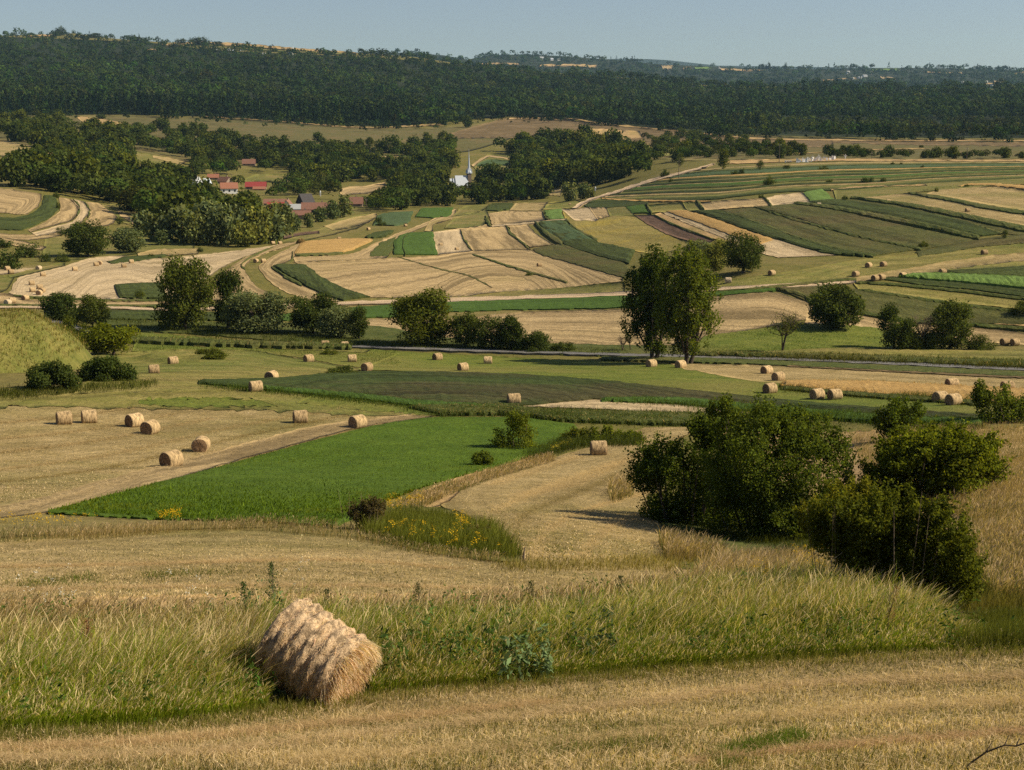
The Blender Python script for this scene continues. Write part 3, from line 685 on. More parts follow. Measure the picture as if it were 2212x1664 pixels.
# ------------------------------------------------------------------ plant materials
def leaf_mat(name, base, trans=.3, var=.35, tone=(1.25, 1.12, .6)):
    m = bpy.data.materials.new(name)
    nt, N, L = nodes_of(m)
    out = N('OutputMaterial')
    at = N('Attribute', attribute_name='Col'); oi = N('ObjectInfo')
    c = mixc(nt, 1.0, base, at.outputs['Color'], 'MULTIPLY')
    r = ramp(nt, [(0, (1 - var, 1 - var * .8, 1 - var)), (.5, (1, 1, 1)), (1, tone)])
    L(oi.outputs['Random'], r.inputs[0])
    c = mixc(nt, 1.0, c, r.outputs[0], 'MULTIPLY')
    d = N('BsdfDiffuse'); t = N('BsdfTranslucent'); mx = N('MixShader', i_0=trans)
    tc = mixc(nt, 1.0, c, (1.5, 1.45, .6), 'MULTIPLY')
    L(c, d.inputs['Color']); L(tc, t.inputs['Color'])
    L(d.outputs[0], mx.inputs[1]); L(t.outputs[0], mx.inputs[2]); L(mx.outputs[0], out.inputs[0])
    return m

def plain_mat(name, base, rough=.9, noise=0.0, scale=6.0, bump=0.0, metal=0.0):
    m = bpy.data.materials.new(name)
    nt, N, L = nodes_of(m)
    out = N('OutputMaterial'); bs = N('BsdfPrincipled', i_Roughness=rough, i_Metallic=metal)
    bs.inputs['Specular IOR Level'].default_value = .2
    L(bs.outputs[0], out.inputs[0])
    tc = N('TexCoord'); nz = N('TexNoise', i_Scale=scale, i_Detail=6.0, i_Roughness=.7); L(tc.outputs['Object'], nz.inputs['Vector'])
    lo = tuple(x * (1 - noise) for x in base); hi = tuple(min(1, x * (1 + noise)) for x in base)
    r = ramp(nt, [(.3, lo), (.7, hi)]); L(nz.outputs[0], r.inputs[0]); L(r.outputs[0], bs.inputs['Base Color'])
    if bump:
        b = N('Bump', i_Strength=bump, i_Distance=.05); L(nz.outputs[0], b.inputs['Height']); L(b.outputs[0], bs.inputs['Normal'])
    return m

M_LEAF = leaf_mat('tree_leaves', (.062, .085, .022))
M_WILLOW = leaf_mat('willow_leaves', (.115, .145, .065))
M_POPLAR = leaf_mat('poplar_leaves', (.085, .115, .022), trans=.4)
M_SHRUB = leaf_mat('shrub_leaves', (.088, .120, .022), trans=.45)
M_LIGHTSHRUB = leaf_mat('light_shrub_leaves', (.115, .13, .024), trans=.45)
M_REDSHRUB = leaf_mat('reddish_shrub_leaves', (.12, .095, .045))
M_FAR = leaf_mat('forest_leaves', (.040, .058, .022), trans=.15, var=.1)
M_GRASS = leaf_mat('grass_blades', (1, 1, 1), trans=.3, var=0, tone=(1, 1, 1))
M_BARK = plain_mat('bark', (.07, .055, .04), noise=.4, scale=12, bump=.5)
M_TWIG = plain_mat('dry_twigs', (.17, .13, .09), noise=.3, scale=12)

def leaves(C, Nn, size, rng, aspect=.6, spread=.9):
    """leaf quads centred at C, facing roughly along Nn"""
    n = len(C)
    nn = Nn + rng.normal(0, spread, (n, 3)); nn /= np.linalg.norm(nn, axis=1)[:, None] + 1e-9
    a = np.cross(nn, rng.normal(0, 1, (n, 3))); a /= np.linalg.norm(a, axis=1)[:, None] + 1e-9
    b = np.cross(nn, a)
    s = (size * rng.uniform(.6, 1.35, n))[:, None]
    V = np.stack([C - a * s * .5, C + b * s * aspect * .5, C + a * s * .5, C - b * s * aspect * .5], 1).reshape(-1, 3)
    Q = np.arange(4 * n).reshape(-1, 4)
    return V, Q

SIZE_UP = 1.5
def crown(lobes, n, size, rng, fill=.25, up=.25, aspect=.6, tint=None):
    """lobes: rows of x, y, z, rx, ry, rz; leaves sit on and inside the lobes"""
    lobes = np.asarray(lobes, float)
    w = (lobes[:, 3] * lobes[:, 4] + lobes[:, 4] * lobes[:, 5]); w /= w.sum()
    k = rng.choice(len(lobes), n, p=w)
    d = rng.normal(0, 1, (n, 3)); d /= np.linalg.norm(d, axis=1)[:, None]
    r = np.where(rng.random(n) < fill, rng.uniform(.2, .85, n), rng.normal(.95, .12, n))
    # clumps: leaves gather on twigs
    size = size * SIZE_UP if size < .06 else size
    C = lobes[k, :3] + d * lobes[k, 3:6] * r[:, None]
    g = rng.normal(0, size * .5, (n, 3))
    C = C + g
    V, Q = leaves(C, d * .9 + np.array([0, 0, up]), size, rng, aspect)
    lob_t = rng.uniform(.75, 1.25, len(lobes))
    f = (lob_t[k] * rng.uniform(.7, 1.3, n))[:, None]
    yel = rng.uniform(0, 1, n)[:, None] ** 3
    col = f * (np.array([1, 1, 1]) + yel * np.array([.5, .25, -.1]))
    return V, Q, np.repeat(col, 4, 0)

def tree_lobes(kind, rng):
    """lobes for a crown of unit height (z 0..1 from the ground) and unit-ish width"""
    L = []
    if kind == 'broad':
        for i in range(34):
            t = rng.uniform(.16, .93); wdt = .42 * math.sin(math.pi * min(1, (t - .02) / 1.0)) ** .6
            a = rng.uniform(0, 2 * math.pi); q = wdt * math.sqrt(rng.uniform(.1, 1))
            r = rng.uniform(.11, .20)
            L.append((q * math.cos(a), q * math.sin(a), t - .03, r, r, r * .8))
    elif kind == 'tall':
        for i in range(30):
            t = rng.uniform(.14, .93); wdt = .26 * math.sin(math.pi * min(1, (t - .0) / 1.0)) ** .5
            a = rng.uniform(0, 2 * math.pi); q = wdt * math.sqrt(rng.uniform(.1, 1))
            r = rng.uniform(.09, .16)
            L.append((q * math.cos(a), q * math.sin(a), t, r, r, r * 1.1))
    elif kind == 'round':
        for i in range(38):
            d = rng.normal(0, 1, 3); d /= np.linalg.norm(d); d *= rng.uniform(.5, 1) ** .5
            r = rng.uniform(.12, .2)
            L.append((d[0] * .38, d[1] * .38, .47 + d[2] * .40, r, r, r * .8))
    elif kind == 'bush':
        for i in range(26):
            a = rng.uniform(0, 2 * math.pi); q = .75 * math.sqrt(rng.uniform(0, 1))
            r = rng.uniform(.16, .3); top = .8 * math.sqrt(max(0.05, 1 - (q / .85) ** 2))
            L.append((q * math.cos(a), q * math.sin(a), rng.uniform(.1, 1) * top, r, r, r * .8))
    elif kind == 'conifer':
        for i in range(16):
            t = i / 15; r = .18 * (1 - t) + .02
            a = rng.uniform(0, 6.3)
            L.append((.05 * math.cos(a), .05 * math.sin(a), .1 + .88 * t, r, r, .07))
    return np.array(L)

def trunk_mesh(name, lobes, rng, h0=.95, r0=.03, nb=9, mat=None, base=.0):
    mb = MB()
    top = lobes[lobes[:, 2].argmax()]
    spine = [(0, 0, -.04), (rng.normal(0, .006), rng.normal(0, .006), .12), (top[0] * .25, top[1] * .25, .4), (top[0] * .5, top[1] * .5, .65), (top[0] * .9, top[1] * .9, h0 * top[2])]
    mb.tube(spine, [r0 * 1.25, r0, r0 * .8, r0 * .45, r0 * .12], 8)
    for i in rng.choice(len(lobes), min(nb, len(lobes)), replace=False):
        l = lobes[i]; z0 = max(.12, l[2] * rng.uniform(.35, .7)); f = z0 / max(.1, top[2])
        p0 = np.array([top[0] * f * .7, top[1] * f * .7, z0]); p1 = l[:3]
        midp = (p0 + p1) / 2 + np.array([0, 0, -.02])
        mb.tube([p0, midp, p1], [r0 * .45, r0 * .28, r0 * .1], 5)
    return mb.mesh(name, mat or M_BARK, True)

CROWNS = {}
def crown_mesh(kind, variant, n, size, mat, fill=.25):
    key = (kind, variant, n, size, mat.name)
    if key not in CROWNS:
        rng = np.random.default_rng(abs(hash((kind, variant))) % 1000 if False else sum(map(ord, kind)) * 7 + variant)
        lob = tree_lobes(kind, rng)
        V, Q, c = crown(lob, n, size, rng, fill)
        if kind in ('broad', 'tall', 'round'):
            tm = trunk_mesh('trunk', lob, rng)
        else:
            tm = trunk_mesh('stem', lob, rng, r0=.02, nb=12)
        CROWNS[key] = (mesh_np(kind + '_crown', V, Q, col=c, mat=mat), tm)
    return CROWNS[key]

def plant(name, label, cat, u, v, hpx, wpx, kind='broad', variant=0, n=5000, size=.035, mat=None, group=None, rot=None, sink=0.0, R=None, hm=None, tilt=0.0, trunk=True):
    """a tree or shrub standing at direction (u, v), hpx high and wpx wide in the picture"""
    if R is None:
        p = P(u, v)
    else:
        p = at_range(u, v, R)
    D = math.hypot(p[0], p[1])
    hm = hpx * D / F
    nat = {'broad': 1.02, 'tall': .68, 'round': 1.0, 'bush': 1.0, 'conifer': .36}[kind]
    wm = 1.1 * wpx * D / F / nat / (2.0 if kind == 'bush' else 1.0)
    cm, tm = crown_mesh(kind, variant, int(n * (1.4 if n > 2000 else 1)), size, mat or M_LEAF)
    t = thing(name, label, cat, (p[0], p[1], p[2] - sink), 0, group)
    c = link('crown' if kind != 'bush' else 'foliage', cm, t)
    s = (wm, wm, hm)
    c.scale = s; c.rotation_euler = (tilt, 0, rot if rot is not None else random.uniform(0, 6.28))
    if trunk:
        k = link('trunk' if kind != 'bush' else 'stem', tm, t)
        k.scale = s; k.rotation_euler = c.rotation_euler
    return t

# ------------------------------------------------------------------ trees and shrubs one by one
TR = 'broadleaf_tree'
def T(u, v, h, w, kind, var, label, **kw):
    return plant(kw.pop('name', TR), label, kw.pop('cat', 'tree'), u, v, h, w, kind, var, **kw)
CREEK = 'trees along the creek'
T(400, 716, 156, 118, 'broad', 1, 'tallest of the creek trees with an oval crown, beside the dark vegetable plot', n=9000, size=.026, group=CREEK)
T(492, 712, 128, 66, 'tall', 2, 'slender leaning tree with a thin crown between two wide creek trees', n=4500, size=.028, group=CREEK, tilt=.06)
T(552, 722, 104, 126, 'round', 3, 'broad pale green creek tree just right of the slender leaning tree', n=8000, size=.03, mat=M_WILLOW, group=CREEK)
T(676, 724, 98, 108, 'broad', 4, 'dark spreading creek tree in front of the long dark green strip', n=7000, size=.03, group=CREEK)
T(735, 732, 78, 92, 'round', 5, 'sunlit pale green round tree leaning on the dark spreading creek tree', n=6000, size=.035, mat=M_WILLOW, group=CREEK)
T(775, 735, 70, 40, 'tall', 6, 'narrow dark tree behind the sunlit pale round creek tree', n=2500, size=.035, group=CREEK)
T(905, 748, 124, 142, 'broad', 7, 'wide domed tree on a bare trunk standing alone on the road bank', n=9500, size=.026, group=CREEK)
T(1008, 752, 84, 72, 'round', 8, 'small round tree right of the wide domed tree', n=4500, size=.035, group=CREEK)
T(1062, 756, 76, 74, 'broad', 9, 'bushy tree in the middle of the small roadside clump', n=4500, size=.035, group=CREEK)
T(1105, 758, 82, 64, 'round', 10, 'rightmost tree of the small roadside clump, next to a low round bush', n=4500, size=.035, group=CREEK)
T(1155, 760, 48, 100, 'bush', 1, 'low round bush right of the small roadside clump of trees', n=4500, size=.07, name='shrub', cat='shrub')
T(1215, 760, 26, 60, 'bush', 2, 'low scrubby bush by the road between the round bush and the poplars', n=2500, size=.09, name='shrub', cat='shrub')
T(131, 695, 64, 74, 'round', 11, 'dark round tree left of its pair behind the grassy knoll', n=4500, size=.035)
T(201, 708, 68, 66, 'broad', 12, 'dark tree right of its pair above the bend of the road', n=4500, size=.035)
T(165, 702, 40, 50, 'bush', 3, 'dark bush filling the gap between the paired trees by the road bend', n=2500, size=.08, name='shrub', cat='shrub')
T(160, 760, 76, 62, 'broad', 13, 'small free-standing tree with a visible trunk at the foot of the grassy knoll', n=5000, size=.032)
T(246, 768, 74, 110, 'round', 14, 'yellowish green spreading shrub tree behind the clipped round bush', n=6500, size=.035, mat=M_SHRUB)
T(232, 823, 64, 112, 'bush', 4, 'dense dark round bush in the meadow left of two hay bales', n=9000, size=.055, name='shrub', cat='shrub')
T(108, 840, 66, 112, 'bush', 5, 'loose dark bush in the meadow at the foot of the grassy knoll', n=8000, size=.055, name='shrub', cat='shrub')
T(458, 776, 24, 80, 'bush', 6, 'flat dark bush in the mown meadow below the creek trees', n=4000, size=.09, name='shrub', cat='shrub')
T(745, 811, 22, 88, 'bush', 7, 'low spreading bush at the tip of the dark crop field', n=4000, size=.09, name='shrub', cat='shrub')
T(712, 767, 14, 42, 'bush', 8, 'tiny low bush between two bales near the road', n=1500, size=.12, name='shrub', cat='shrub')
T(1605, 590, 86, 92, 'broad', 15, 'tree with a tilted flat crown standing in the field behind the poplars', n=5500, size=.03)
T(1548, 584, 68, 62, 'round', 16, 'silvery round tree between the poplars and the flat-crowned tree', n=4000, size=.038, mat=M_WILLOW)
T(1508, 578, 62, 70, 'round', 17, 'silvery tree whose top shows just over the right poplar', n=4000, size=.038, mat=M_WILLOW)
T(1803, 712, 104, 112, 'round', 18, 'dense dark round tree between the bare tree and the mixed thicket', n=9000, size=.03)
T(1930, 757, 92, 74, 'broad', 19, 'left tree of the thicket on the right, beside a dead stem', n=5000, size=.034)
T(1965, 757, 48, 60, 'bush', 9, 'dark bush under the left tree of the thicket', n=3000, size=.08, name='shrub', cat='shrub')
T(2052, 757, 104, 92, 'broad', 20, 'right and taller tree of the thicket on the right', n=6000, size=.032)
T(2010, 757, 54, 60, 'bush', 10, 'dark bush at the foot of the taller thicket tree', n=3000, size=.08, name='shrub', cat='shrub')
T(2112, 759, 40, 66, 'bush', 11, 'rounded bush standing alone right of the thicket', n=3500, size=.07, name='shrub', cat='shrub')
T(2207, 680, 32, 56, 'bush', 12, 'dark low bush cut by the right edge, above two bales', n=3000, size=.08, name='shrub', cat='shrub')
T(190, 555, 74, 90, 'broad', 21, 'larger dark tree below the striped hillside fields on the left', n=5000, size=.034)
T(168, 553, 50, 50, 'round', 22, 'round tree touching the larger dark tree below the striped fields', n=2500, size=.045)
T(280, 546, 56, 76, 'round', 23, 'round tree with a bright rim below the tip of the striped hillside', n=4000, size=.04, mat=M_WILLOW)
T(132, 510, 22, 20, 'round', 24, 'small dark tree alone on the stubble below the green arc field', n=850, size=.08)
T(258, 487, 20, 16, 'round', 25, 'tiny dark tree at the right end of the striped hillside stubble', n=850, size=.08)
T(1663, 400, 22, 30, 'bush', 13, 'largest dark bush among the long thin strips below the cemetery', n=1200, size=.12, name='shrub', cat='shrub')
T(1642, 368, 22, 16, 'round', 26, 'small dark tree on the strips just right of the tall field pole', n=850, size=.09)
T(1562, 366, 42, 24, 'tall', 27, 'tall solitary dark tree at the left end of the thin strips', n=1500, size=.05)
T(1469, 360, 30, 18, 'tall', 28, 'narrow tree beside the pole above the dirt track', n=1000, size=.06)
T(2170, 518, 20, 12, 'tall', 29, 'slim little tree at the right end of the hedge bank', n=850, size=.08)
BUSH = 'bushes dotted over the thin strip fields'
for q, (u, v, h, w, lab) in enumerate([
        (1700, 366, 13, 18, 'bush on the strip just below the white gravestones'), (1779, 367, 9, 22, 'flat bush on the green strip under the cemetery'), (1792, 396, 11, 16, 'round bush on the strips right of the largest bush'),
        (1874, 395, 14, 32, 'wide dark bush in the middle of the thin strips'), (1908, 394, 10, 14, 'small bush just right of the wide dark bush'), (1587, 378, 11, 20, 'bush on the strips right below the solitary tall tree'),
        (1603, 376, 15, 14, 'upright bush on the strips next to a rounder one'), (1449, 394, 10, 10, 'tiny bush beside the dirt track below the pole'), (1436, 384, 22, 20, 'dark bush left of the pole on the dirt track'),
        (1644, 430, 12, 14, 'bush above the row of short pale plots'), (1825, 433, 11, 15, 'bush just right of the lime green patch'), (1928, 357, 8, 10, 'small bush above the long orange strip'),
        (1946, 357, 7, 8, 'smallest bush above the long orange strip'), (1993, 364, 8, 10, 'bush on the orange strip near its right end'), (2088, 405, 8, 12, 'bush at the left tip of the orange hill strip'),
        (2023, 416, 12, 10, 'upright bush beside the brown hill field'), (1995, 536, 16, 24, 'dark bush at the lower end of the green strip fields'), (825, 488, 12, 20, 'bush left of the bluish green plot'),
        (818, 484, 20, 18, 'taller bush at the left corner of the bluish green plot'), (432, 545, 12, 14, 'bush at the end of the pale stubble fan'), (327, 557, 10, 16, 'bush on the dark green patch above the stubble fan'),
        (60, 556, 34, 60, 'wide scrub bush at the left edge below the striped hillside'), (15, 582, 44, 60, 'large scrub bush at the left edge beside the bales'), (8, 535, 22, 40, 'dark bush at the left edge on the hillside stubble'),
        (100, 566, 24, 26, 'dark round bush in the grass above the bales on the left'), (134, 566, 20, 34, 'flat round bush right of the dark round one above the bales'), (122, 428, 16, 14, 'bush at the top of the green arc field'),
        (126, 452, 18, 10, 'bush at the right side of the green arc field'), (302, 645, 20, 24, 'bush at the edge of the dark vegetable plot'), (2098, 512, 8, 30, 'low scrub on the hedge bank at right'),
        (1145, 596, 8, 22, 'small bush on the dividing bank of the centre stubble')]):
    T(u, v, h, w, 'bush', 14 + q % 6, lab, n=1000, size=.14, name='shrub', cat='shrub', group=BUSH)
# bare or half-bare trees
def bare_tree(u, v, hpx, wpx, label, leafn, seed, group=None):
    rng = np.random.default_rng(seed)
    p = P(u, v); D = math.hypot(p[0], p[1]); hm = hpx * D / F; wm = wpx * D / F
    t = thing('bare_tree', label, 'tree', tuple(p), 0, group)
    mb = MB(); tips = []
    for b in range(4):
        a = rng.uniform(0, 6.3); base = np.array([0, 0, -.2]); q = np.array([math.cos(a) * wm * .1, math.sin(a) * wm * .1, hm * .4])
        mb.tube([base, q * [.4, .4, .5], q], [hm * .022, hm * .018, hm * .012], 6)
        for k in range(9):
            a2 = a + rng.normal(0, .9); e = np.array([math.cos(a2) * wm * .5 * rng.uniform(.4, 1), math.sin(a2) * wm * .5 * rng.uniform(.4, 1), hm * rng.uniform(.6, 1)])
            m_ = (q + e) / 2 + rng.normal(0, .04 * hm, 3)
            mb.tube([q, m_, e], [hm * .009, hm * .006, hm * .002], 5); tips.append((m_, e))
            for j in range(4):
                f = rng.uniform(.2, .9); s = m_ * (1 - f) + e * f
                mb.tube([s, s + np.array([rng.normal(0, .1) * wm, rng.normal(0, .1) * wm, rng.uniform(.05, .16) * hm])], [hm * .004, hm * .0015], 4)
    mb.obj('trunk', M_TWIG if leafn < 100 else M_BARK, t, True)
    if leafn:
        k = rng.integers(0, len(tips), leafn); f = rng.uniform(.1, 1.1, leafn)[:, None]
        A = np.array([x[0] for x in tips])[k]; B = np.array([x[1] for x in tips])[k]
        C = A * (1 - f) + B * f + rng.normal(0, .05 * hm, (leafn, 3))
        V, Q = leaves(C, rng.normal(0, 1, (leafn, 3)), .035 * hm, rng)
        link('crown', mesh_np('thin_crown', V, Q, col=np.ones((len(V), 3)), mat=M_LIGHTSHRUB), t)
    return t
bare_tree(1690, 762, 92, 84, 'half-bare tree with sparse leaves on the green bank, left of the dense round tree', 900, 3)
bare_tree(1988, 757, 76, 60, 'dead leafless stem standing between the two thicket trees', 0, 4)
bare_tree(1345, 760, 38, 34, 'small reddish brown bare shrub left of the poplars', 60, 5)
bare_tree(1362, 760, 44, 30, 'sparse small tree just left of the poplar trunks', 400, 6)

# the two poplars
def poplar(u, v, hpx, wpx, seed, label):
    rng = np.random.default_rng(seed)
    p = P(u, v); D = math.hypot(p[0], p[1]); hm = hpx * D / F; wm = wpx * D / F
    t = thing('poplar_tree', label, 'tree', tuple(p), 0, 'poplars by the road')
    L = []; mb = MB()
    lead = [(0, 0, 1.0)] + [(math.cos(a) * r, math.sin(a) * r, hgt) for a, r, hgt in ((.2, .22, .97), (1.5, .20, .94), (2.9, .23, .95), (3.9, .21, .92), (5.2, .22, .98), (.1, .36, .80), (3.1, .37, .82), (4.6, .30, .84))]
    for s, (lx, ly, lh) in enumerate(lead):
        bx, by, top = lx * wm, ly * wm, hm * lh * rng.uniform(.95, 1.0)
        z0 = hm * (.02 if s < 3 else rng.uniform(.10, .22))
        pts = [(bx * .3, by * .3, z0 - .4), (bx * .65, by * .65, z0 + hm * .10), (bx * .98, by * .98, hm * .42), (bx, by, hm * .7), (bx * 1.02, by * 1.02, top * .98)]
        mb.tube(pts, [.32, .26, .17, .1, .02] if s < 3 else [.14, .12, .09, .06, .02], 7)
        pp_ = np.array(pts)
        for i in range(34):
            f = rng.uniform(.12 if s else .25, .99); z = top * f
            x = np.interp(z, pp_[:, 2], pp_[:, 0]); y = np.interp(z, pp_[:, 2], pp_[:, 1])
            spread_ = wm * .105 * (1 if f < .85 else .55)
            if f < .3 and rng.random() < .25:
                continue
            e = np.array([x + rng.normal(0, spread_), y + rng.normal(0, spread_), z])
            r = rng.uniform(.32, .75) * (1 if f > .3 else .7)
            L.append((*e, r, r, r * 1.7))
            mb.tube([(x, y, max(.05 * hm, z - .9)), e], [.04, .012], 4)
    mb.obj('trunk', M_BARK, t, True)
    V, Q, c = crown(np.array(L), 21000, .30, rng, fill=.3, up=.1, aspect=.8)
    link('crown', mesh_np('poplar_crown', V, Q, col=c, mat=M_POPLAR), t)
poplar(1408, 779, 246, 122, 21, 'left and slightly shorter of the two tall roadside poplars, lower trunk bare')
poplar(1483, 786, 272, 132, 22, 'right and taller of the two tall roadside poplars, leafy almost to the ground')

# ------------------------------------------------------------------ big shrubs on the near slope
def big_shrub(label, boxes, R, vbase, seed, n, size, mat, name='hawthorn_shrub', nstem=14, sink=.3, twiggy=0):
    """boxes: (u, v, half width, half height) of the leafy masses in the picture, spread in depth round range R"""
    rng = np.random.default_rng(seed)
    u0 = np.mean([b[0] for b in boxes])
    base = at_range(u0, vbase, R)
    t = thing(name, label, 'shrub', tuple(base))
    L = []
    for (u, v, hw, hh) in boxes:
        d = rng.uniform(-.5, .5) * hw * R / F
        c = at_range(u, v, R + d) - base
        s = R / F
        L.append((*c, hw * s * .75, hw * s * .75, hh * s * .75))
        for i in range(22):
            q = rng.normal(0, 1, 3); q /= np.linalg.norm(q)
            r = rng.uniform(.2, .42)
            cc = c + q * np.array([hw, hw, hh]) * s * .82
            L.append((*cc, hw * s * r, hw * s * r, hh * s * r * .9))
        for i in range(16):      # leafy shoots standing out of the mass
            q = rng.normal(0, 1, 3); q[2] = abs(q[2]) * .9 + .2; q /= np.linalg.norm(q)
            for k in range(4):
                cc = c + q * np.array([hw, hw, hh]) * s * (.95 + .15 * k) + np.array([0, 0, .05 * k])
                f = s * 11 * (1 - .2 * k)
                L.append((*cc, f * .8, f * .8, f * 1.3))
    L = np.array(L)
    L[:, 2] = np.maximum(L[:, 2], .05)
    V, Q, c = crown(L, n, size, rng, fill=.35, up=.35, aspect=.65)
    link('foliage', mesh_np('shrub_foliage', V, Q, col=c, mat=mat), t)
    mb = MB()
    for i in rng.choice(len(L), min(nstem, len(L)), replace=False):
        e = L[i, :3]; b = np.array([e[0] * .35, e[1] * .35, -.4])
        mb.tube([b, b * .5 + e * .5 + rng.normal(0, .15, 3), e], [.07, .045, .015] if not twiggy else [.022, .015, .006], 5)
    for i in range(twiggy):
        l = L[rng.integers(len(L))]; e = l[:3] + rng.normal(0, .25, 3); e[2] = max(.3, e[2] * rng.uniform(.4, 1.1)); b = np.array([e[0] * .7, e[1] * .7, -.2])
        mb.tube([b, (b + e) / 2 + rng.normal(0, .1, 3), e + [0, 0, .2]], [.009, .007, .003], 4)
    mb.obj('stem', M_BARK if not twiggy else M_TWIG, t, True)
    return t
big_shrub('large dark bush with arching shoots on the left of the shrub bank, shading the hollow', [(1465, 1060, 95, 80), (1430, 1000, 60, 40), (1490, 1130, 95, 60), (1540, 1000, 60, 70), (1550, 1110, 80, 75), (1400, 1030, 40, 35), (1530, 940, 35, 35)], 60, 1185, 31, 44000, .12, M_SHRUB)
big_shrub('tallest bush on the shrub bank, with pointed tops in the middle', [(1660, 1000, 110, 95), (1650, 920, 50, 45), (1610, 1090, 100, 80), (1740, 1010, 90, 75), (1560, 900, 26, 30), (1770, 950, 45, 40), (1700, 1120, 100, 75), (1760, 1090, 80, 70), (1600, 1020, 90, 80), (1590, 950, 45, 45), (1810, 1010, 35, 60), (1715, 930, 40, 40)], 57, 1205, 32, 64000, .11, M_SHRUB)
big_shrub('round dark bush on the right of the shrub bank in front of the straw-coloured slope', [(2030, 1000, 115, 60), (1980, 1050, 90, 55), (2080, 1040, 75, 65), (1950, 990, 50, 45), (2110, 985, 45, 40), (2020, 960, 60, 35), (1905, 1060, 50, 60), (1870, 1100, 50, 50)], 58, 1112, 33, 48000, .13, M_SHRUB)
big_shrub('small dark bush between the shrub bank and the wheat strip', [(1945, 905, 42, 32), (1920, 925, 30, 20)], 98, 950, 34, 7000, .16, M_SHRUB)
big_shrub('bush with an upright leader at the right edge below the orange wheat', [(2165, 885, 50, 36), (2120, 870, 14, 32), (2200, 895, 40, 30)], 108, 925, 35, 9000, .17, M_SHRUB)
big_shrub('twiggy light green bush in front of the shrub bank beside the grass hump', [(1890, 1130, 75, 55), (1960, 1190, 95, 75), (2050, 1190, 60, 75), (1840, 1170, 70, 60), (1930, 1260, 90, 45), (2020, 1270, 80, 45), (1800, 1150, 50, 50), (1990, 1130, 60, 50), (1860, 1220, 60, 50), (1980, 1285, 80, 40), (2060, 1250, 60, 50)], 26.6, 1345, 36, 85000, .06, M_LIGHTSHRUB, twiggy=45)
big_shrub('low yellowish bush between the tallest bush and the round dark bush', [(1790, 1140, 60, 45), (1835, 1090, 50, 40), (1860, 1130, 50, 50)], 48, 1190, 37, 20000, .11, M_LIGHTSHRUB)
big_shrub('dark bush with a pointed top at the end of the clover field', [(1115, 965, 42, 45), (1118, 920, 22, 22), (1090, 985, 40, 25), (1150, 990, 28, 20)], 104, 1006, 38, 10000, .15, M_SHRUB)
big_shrub('small dark bush left of the pointed bush on the clover field edge', [(1042, 1003, 18, 14)], 92, 1018, 39, 2500, .14, M_SHRUB)
big_shrub('brownish twiggy shrub at the lower corner of the clover field', [(785, 1118, 30, 26), (810, 1105, 20, 16)], 47, 1146, 40, 4500, .05, M_REDSHRUB, name='brown_shrub', twiggy=40)
big_shrub('brown dry shrub in the flowery hollow', [(1040, 1170, 30, 16)], 43, 1188, 41, 5000, .05, M_REDSHRUB, name='brown_shrub', twiggy=30)
for q, (u, v, hw, hh, lab) in enumerate([(1245, 955, 26, 18, 'leftmost dark weed clump beside the lone bale in the hollow'), (1300, 952, 34, 18, 'middle dark weed clump above the lone bale in the hollow'), (1355, 957, 30, 14, 'rightmost dark weed clump above the mown hollow')]):
    big_shrub(lab, [(u, v, hw, hh)], 108, v + hh, 50 + q, 3500, .17, M_LIGHTSHRUB if q == 0 else M_SHRUB, name='weed_clump')
# ------------------------------------------------------------------ the woods
def inside(u, v, poly):
    poly = np.asarray(poly, float); r = np.zeros(len(u), bool); j = len(poly) - 1
    for i in range(len(poly)):
        xi, yi = poly[i]; xj, yj = poly[j]
        c = ((yi > v) != (yj > v)) & (u < (xj - xi) * (v - yi) / (yj - yi + 1e-12) + xi)
        r ^= c; j = i
    return r

def sample_poly(poly, n, rng):
    poly = np.asarray(poly, float); lo = poly.min(0); hi = poly.max(0)
    U = []; V = []; c = 0
    while c < n:
        u = rng.uniform(lo[0], hi[0], n); v = rng.uniform(lo[1], hi[1], n); k = inside(u, v, poly)
        U.append(u[k]); V.append(v[k]); c += k.sum()
    return np.concatenate(U)[:n], np.concatenate(V)[:n]

